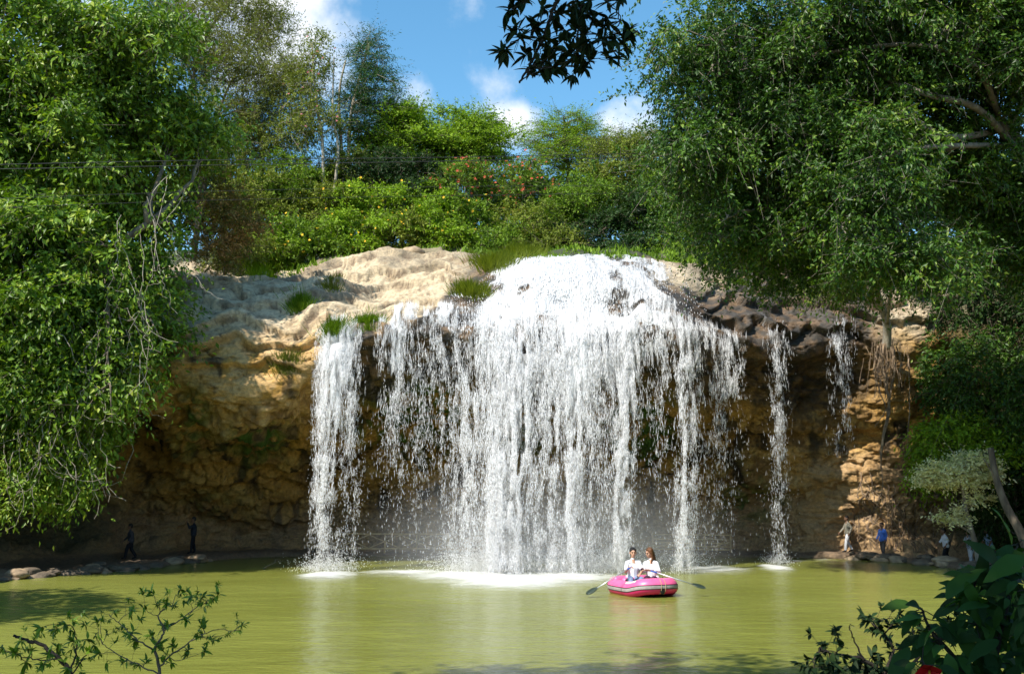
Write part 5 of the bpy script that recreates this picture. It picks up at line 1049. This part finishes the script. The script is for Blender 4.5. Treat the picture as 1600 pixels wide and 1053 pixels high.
mn = person('man in a white shirt and jeans rowing in the raft, facing the camera', ML, mrz, J, WHITE, JN, HAIR, SK, head_rot=(R(4), 0, R(-3)), sleeve='short', voxel=.0075,
       handspec={'R': ([.5, -.6, .1], [0, -.2, -1], [0, -1, .3]), 'L': ([-.5, -.7, -.1], [0, 0, -1], [-1, 0, 0])})
WL = (XatZ(1017, 30.45, .9), 30.45, -.25); wrz = R(-12); hr = to_local(HR, WL, wrz); cm = P(1003.5, 889, 29.9); cl_ = to_local(cm, WL, wrz)
J = dict(pelvis=(0.02, .06, .60), chest=(.01, .02, .88), neck=(-.0, 0, 1.11), head=(-.03, -.02, 1.255), shL=(.155, .0, 1.04), shR=(-.15, -.02, 1.04), elL=(.21, -.08, .80), wrL=tuple(cl_ + np.array([.10, .04, -.02])), elR=(-.19, -.12, .82), wrR=tuple(cl_ + np.array([-.03, .10, -.02])),
         hipL=(.09, .0, .58), hipR=(-.09, .0, .58), knL=(.10, -.40, .62), anL=(.10, -.55, .25), toeL=(.10, -.67, .20), knR=(-.10, -.40, .62), anR=(-.10, -.55, .25), toeR=(-.10, -.67, .20))
wm = person('woman with long brown hair and white shirt sitting right of the rowing man', WL, wrz, J, WHITE, cloth('maroon_cloth', (.08, .02, .05)), HAIRB, SK, head_rot=(R(14), 0, R(-48)), sleeve='mid', female=True, voxel=.0075,
       handspec={'L': ([-1, -.3, 0], [0, -.4, -1], [0, -1, .5]), 'R': ([.1, -1, 0], [1, 0, -.2], [0, 0, 1])})
mn.scale = wm.scale = (1.15,) * 3; raft.scale = (.98,) * 3
rt = empty('camera', cm, 'small dark camera held in the woman\'s hands', 'camera'); mb = MB(); mb.box((0, 0, 0), (.105, .035, .065)); mb.build('case', simple('plum_plastic', (.05, .015, .05), rough=.3), rt, smooth=False); mb = MB(); mb.tube([[.01, -.0175, 0], [.01, -.035, 0]], .022, 12); mb.build('lens', BK, rt)

# ------------------------------------------------------------------ foreground plants
def fore(name, lab, cat, base, segs, ros, lm, bark, leaf=.05, nl=9, wr=.32, rr=.004, curl=.3, spread=.8, up=.6, aux=0, seg=5, thin=1.0):
    """segs: polylines (px,py,Y,r) of stems; ros: rosettes (px,py,Y,scale)"""
    base = np.asarray(base, float); rt = empty(name, base, lab, cat); mb = MB(); nodes = []
    for sg in segs:
        q = np.array([P(x, y, Y) for (x, y, Y, r) in sg]); t_ = np.linspace(0, len(q) - 1, len(q) * 5); q2 = catmull(t_, q); q2 += rng.normal(size=q2.shape) * .0006 * base[1] ; rad = np.interp(t_, np.arange(len(q)), [x[3] for x in sg]) * thin; mb.tube(q2 - base, rad, 7); nodes.append(q2)
    nodes = np.vstack(nodes); R_ = []
    for (x, y, Y, s_) in ros:
        q = P(x, y, Y); i = int(np.argmin(np.linalg.norm(nodes - q, axis=1) + np.where(nodes[:, 2] > q[2], .15, 0))); c = curve(nodes[i], q, 8, rng.normal() * .05, .25); mb.tube(c - base, np.linspace(rr * 1.5, rr * .6, 8), 5, caps=False); R_.append((q, unit(c[-1] - c[-3]), s_))
        for z_ in range(aux):
            k = rng.integers(2, 7); e_ = c[k] + rdir(1)[0] * .12 * s_ * base[1] / 7 + np.array([0, 0, .03]); mb.tube(curve(c[k], e_, 5, 0, .2) - base, rr * .5, 4, caps=False); R_.append((e_, unit(e_ - c[k]), s_ * .7))
    mb.build('stems', M[bark], rt)
    Cq = np.repeat(np.array([r[0] for r in R_]), nl, 0); Dq = np.repeat(np.array([r[1] for r in R_]), nl, 0); S_ = np.repeat(np.array([r[2] for r in R_]), nl)
    n_ = len(Cq); D = unit(Dq * up + rdir(n_) * spread); Cq = Cq - Dq * (rng.random(n_) * leaf * .6)[:, None]
    V, Q, A = blade(Cq, D, unit(rdir(n_) * .5 + np.array([0, -.2, 1.])), leaf * S_ * (.7 + .6 * rng.random(n_)), leaf * S_ * wr * (.8 + .4 * rng.random(n_)), np.clip(rng.normal(.5, .28, n_), 0, 1), seg, curl)
    mk('leaves', V - base, Q, M[lm], rt, {'rnd': A}, True); return rt
Y = 7.2
r1 = [(236, 923, 1), (283, 920, .9), (342, 928, 1), (334, 934, .8), (206, 951, 1), (223, 948, .8), (300, 931, 1), (317, 931, .8), (152, 968, .9), (160, 966, .7), (208, 986, 1), (235, 991, 1.1), (248, 1008, 1.3), (208, 1001, 1), (318, 976, 1), (291, 968, .9), (372, 985, .6), (385, 973, .6), (363, 987, .5), (295, 1015, 1), (322, 1015, 1), (151, 1022, 1), (268, 1035, .8), (180, 957, .6), (275, 948, .7), (262, 940, .7), (168, 985, .6), (305, 990, .7), (230, 1030, .9), (335, 1000, .7), (190, 1035, .8)]
fore('shrub', 'twiggy shrub with rosettes of small green leaves at the bottom left, larger of the two', 'shrub', P(250, 1120, Y), [[(250, 1120, Y, .03), (250, 1053, Y, .024), (243, 1015, Y, .020), (256, 985, Y, .014), (248, 962, Y, .010), (262, 945, Y + .1, .006)], [(243, 1015, Y, .014), (215, 1000, Y - .1, .010), (190, 975, Y - .1, .007), (170, 960, Y - .1, .004)], [(256, 985, Y, .010), (285, 965, Y, .008), (312, 945, Y + .1, .005)], [(250, 1040, Y, .014), (285, 1010, Y, .010), (330, 985, Y, .006), (365, 985, Y, .004)], [(250, 1053, Y, .012), (200, 1030, Y, .008), (160, 1005, Y, .005)]],
     [(x, y, Y + rng.normal() * .15, s_) for x, y, s_ in r1], 'leaf_broad', 'bark', leaf=.066, nl=11, aux=2, rr=.002, thin=.5)
Y = 6.6
r2 = [(100, 973, 1), (62, 981, 1), (114, 968, .9), (22, 1018, 1), (43, 1035, 1), (110, 1001, 1), (137, 998, 1), (64, 1038, .9), (2, 1012, .8), (90, 1010, .9), (125, 1030, 1), (75, 1020, .9), (30, 1000, .7), (140, 1015, .8), (105, 1045, 1), (50, 1012, .7)]
fore('shrub', 'smaller twiggy shrub in the bottom left corner with a thick broken branch pointing up left', 'shrub', P(112, 1120, Y), [[(112, 1120, Y, .03), (110, 1053, Y, .026), (92, 1028, Y, .022), (62, 1006, Y, .019), (40, 1000, Y, .017), (22, 992, Y, .014)], [(110, 1050, Y, .012), (120, 1010, Y, .008), (112, 975, Y, .004)], [(92, 1028, Y, .010), (60, 1030, Y, .007), (20, 1020, Y, .004)], [(110, 1060, Y, .010), (135, 1020, Y, .006)]],
     [(x, y, Y + rng.normal() * .15, s_) for x, y, s_ in r2], 'leaf_broad', 'bark_dark', leaf=.062, nl=11, aux=2, rr=.002, thin=.6)
Y = 5.6
r3 = [(1258, 1045, 1), (1276, 1025, 1), (1285, 1010, 1), (1300, 1035, 1), (1318, 1008, .9), (1310, 1045, 1.1), (1340, 1030, 1), (1352, 968, .9), (1362, 962, .9), (1375, 985, .9), (1392, 975, 1), (1404, 970, .9), (1385, 1000, 1), (1365, 1020, 1), (1410, 1010, 1), (1425, 990, .9), (1440, 985, .9), (1470, 1000, 1), (1490, 975, 1), (1500, 968, 1), (1480, 990, .9), (1330, 1050, 1.1), (1400, 1040, 1), (1350, 1045, 1), (1380, 1045, 1), (1420, 1040, 1), (1270, 1050, 1), (1290, 1050, 1), (1455, 1020, 1)]
fore('shrub', 'dark small-leaved twiggy shrub at the bottom, left of the red flower', 'shrub', P(1400, 1120, Y), [[(1400, 1120, Y, .02), (1380, 1060, Y, .015), (1350, 1030, Y, .010), (1300, 1020, Y, .006), (1280, 1012, Y, .004)], [(1380, 1060, Y, .010), (1395, 1010, Y, .007), (1370, 980, Y, .004)], [(1400, 1080, Y, .010), (1440, 1020, Y, .008), (1485, 985, Y, .004)], [(1350, 1030, Y, .006), (1335, 1000, Y, .004), (1326, 980, Y, .003), (1334, 976, Y, .002)]],
     [(x, y, Y + rng.normal() * .12, s_) for x, y, s_ in r3], 'leaf_black', 'bark_dark', leaf=.062, nl=9, wr=.45, aux=2, rr=.0028)
# big-leaved plant with the red flower
Y = 4.6; base = P(1560, 1150, Y); rt = empty('hibiscus_bush', base, 'dark large-leaved bush filling the lower right corner', 'bush'); mb = MB(); Cq = []; Dq = []; Sq = []
stem = [[(1560, 1150, Y), (1555, 1040, Y), (1575, 940, Y), (1590, 850, Y)], [(1560, 1150, Y), (1500, 1040, Y), (1455, 985, Y), (1440, 950, Y)], [(1570, 1100, Y), (1530, 980, Y), (1520, 920, Y), (1550, 860, Y)], [(1600, 1150, Y - .3), (1620, 1000, Y - .3), (1600, 900, Y - .3)], [(1560, 1150, Y - .2), (1480, 1100, Y - .2), (1440, 1030, Y - .2)]]
for sg in stem:
    q = np.array([P(*x) for x in sg]); q = catmull(np.linspace(0, len(q) - 1, 24), q); mb.tube(q - base, np.linspace(.016, .004, 24), 7)
    for i in range(4, 24):
        for z_ in range(2):
            d_ = unit(rdir(1)[0] * [1, .7, .5] + [-.1, -.25, -.1]); pt_ = q[i] + d_ * .06; mb.tube(curve(q[i], pt_, 4) - base, .0025, 4, caps=False); Cq.append(pt_); Dq.append(unit(d_ + [0, 0, -.35])); Sq.append(rng.uniform(.09, .17))
for (x, y, dx, dy, s_) in [(1478, 935, .6, .8, .26), (1440, 965, -1, .15, .16), (1455, 1000, -.4, -1, .2), (1500, 980, .2, -1, .2), (1420, 1010, -.8, -1, .28), (1530, 915, .2, 1, .22), (1560, 880, -.6, .5, .22), (1580, 850, -.2, .8, .22), (1545, 945, -1, .1, .2), (1560, 1000, -1, -.3, .22), (1590, 1040, -.5, -.6, .2), (1590, 960, -.9, .2, .22), (1600, 910, -.9, .4, .24), (1480, 1020, .1, -1, .18), (1520, 1040, -1, -.2, .2), (1600, 870, -.9, -.3, .26)]:
    pt_ = P(x, y, Y - .1 + rng.normal() * .1); Cq.append(pt_); Dq.append(unit(np.array([dx, -.3, dy]))); Sq.append(s_)
for k in range(230):
    pt_ = P(rng.uniform(1490, 1640) , rng.uniform(880, 1090), Y + rng.uniform(-.2, .5)); Cq.append(pt_); Dq.append(unit(rdir(1)[0] + [-.3, -.4, -.5])); Sq.append(rng.uniform(.10, .18))
mb.build('stems', M['bark_dark'], rt); n_ = len(Cq); Sq = np.array(Sq) * .82; Nq = unit(rdir(n_) * .55 + np.array([-.1, -.6, .8])); V, Q, A = blade(np.array(Cq), np.array(Dq), Nq, Sq, Sq * .42, np.clip(rng.normal(.35, .25, n_), 0, 1), 7, .3, wavy=.5); lo = mk('leaves', V - base, Q, M['leaf_near'], rt, {'rnd': A}, True)
q = P(1452, 1046, Y - .35); mb = MB(); n5 = 5; ang = np.arange(n5) * 2 * np.pi / 5; ax = unit(np.array([-.3, -.7, -.5])); u_ = unit(np.cross(ax, [0, 0, 1.])); v_ = np.cross(ax, u_); D = unit(u_ * np.cos(ang)[:, None] + v_ * np.sin(ang)[:, None] + ax * .9)
V, Q, A = blade(np.repeat(q[None], 5, 0), D, np.repeat(-ax[None], 5, 0), np.full(5, .068), np.full(5, .056), np.full(5, .5), 6, -.2); fl = mk('flower', V - base, Q, M['hib'], rt, {'rnd': A}, True)
mb = MB(); mb.tube([q - base, q + ax * .09 - base], [.004, .002], 6); mb.build('stamen', M['yellow'], fl)
# the branch hanging into the top of the picture
Y = 6.0; br = [(x, y, Y, r) for x, y, r in [(905, -90, .022), (884, -30, .017), (872, 0, .014), (862, 20, .013), (855, 45, .012), (843, 72, .010), (832, 94, .009), (822, 112, .008), (811, 130, .007)]]
r4 = [(800, 15), (790, 22), (805, 40), (785, 82), (795, 74), (798, 50), (815, 58), (830, 30), (836, 42), (848, 10), (868, 30), (880, 45), (890, 60), (900, 40), (905, 20), (892, 12), (880, 20), (915, 50), (925, 60), (930, 30), (925, 15), (945, 30), (938, 45), (900, 75), (912, 82), (885, 90), (870, 80), (860, 95), (848, 108), (858, 112), (872, 108), (885, 105), (905, 100), (915, 108), (930, 92), (940, 60), (965, 60), (975, 55), (985, 48), (970, 80), (960, 92), (975, 78), (950, 5), (970, -5), (838, 62), (820, 88), (842, 96), (830, 110), (895, 118), (860, 60), (875, 65), (900, 0), (920, 0), (850, -10), (820, 0), (808, 2), (925, 75), (895, 30), (910, 65)]
bb = P(905, -90, Y); segs = [br, [(884, -30, Y, .010), (905, 10, Y, .008), (905, 50, Y, .006), (898, 90, Y, .004)], [(884, -30, Y, .008), (930, -10, Y, .006), (960, 15, Y, .004), (976, 40, Y, .003)], [(872, 0, Y, .006), (835, -5, Y, .005), (802, 15, Y, .003)], [(855, 45, Y, .005), (826, 50, Y, .004), (790, 78, Y, .003)]]
r_ = fore('branch', 'dark leafy branch hanging into the top centre against the blue sky', 'branch', bb, segs, [(x, y, Y + rng.normal() * .2, 1) for x, y in r4], 'leaf_black', 'bark_dark', leaf=.10, nl=12, wr=.33, aux=0, rr=.003, up=.2, spread=.8, curl=.2, seg=6)
# keep its leaves drooping: handled by the low 'up' and the twigs

# trees standing behind and beside the photographer; their crowns shade the near bank, the plants on it and the near water
for k, (cx_, cy_2, cz, rx_, ry_2, rz_, n_) in enumerate([(-4.2, 4.4, 12.2, 6.5, 6.3, 1.5, 900), (-3.5, -3.5, 9.5, 5.5, 3.5, 1.8, 600), (-21.5, 20, 10, 4.5, 5, 2.5, 520)]):
    base = np.array([cx_ + (3.5 if k == 0 else 3 if k == 1 else -3), cy_2 - 5 if k < 2 else cy_2, 1.5 if k < 2 else .5]); d_ = rdir(n_); pts = np.array([cx_, cy_2, cz]) + d_ * np.array([rx_, ry_2, rz_]) * (rng.random(n_) ** .4)[:, None]
    rt = empty('tree', base, ['broad shady tree behind the camera', 'shady tree standing to the right of the camera', 'tree on the left bank beyond the frame'][k], 'tree'); C, D, Nn, ln, wd, a, tw = foliage(pts, d_, ntw=6, nlv=7, tlen=1.1, leaf=.26, wr=.5)
    V, T, A = diamond(C, D, Nn, ln, wd, a); mk('crown', V - base, T, M['leaf_fig'], rt, {'rnd': A}); mb = MB(); tk = curve(base, [cx_, cy_2, cz - .5], 12, 0, .15); mb.tube(tk, np.linspace(.35, .15, 12), 10); limbs(mb, tk, pts, 14, .10); o = mb.build('trunk', M['bark'], rt); o.data.transform(Matrix.Translation(-Vector(base)))
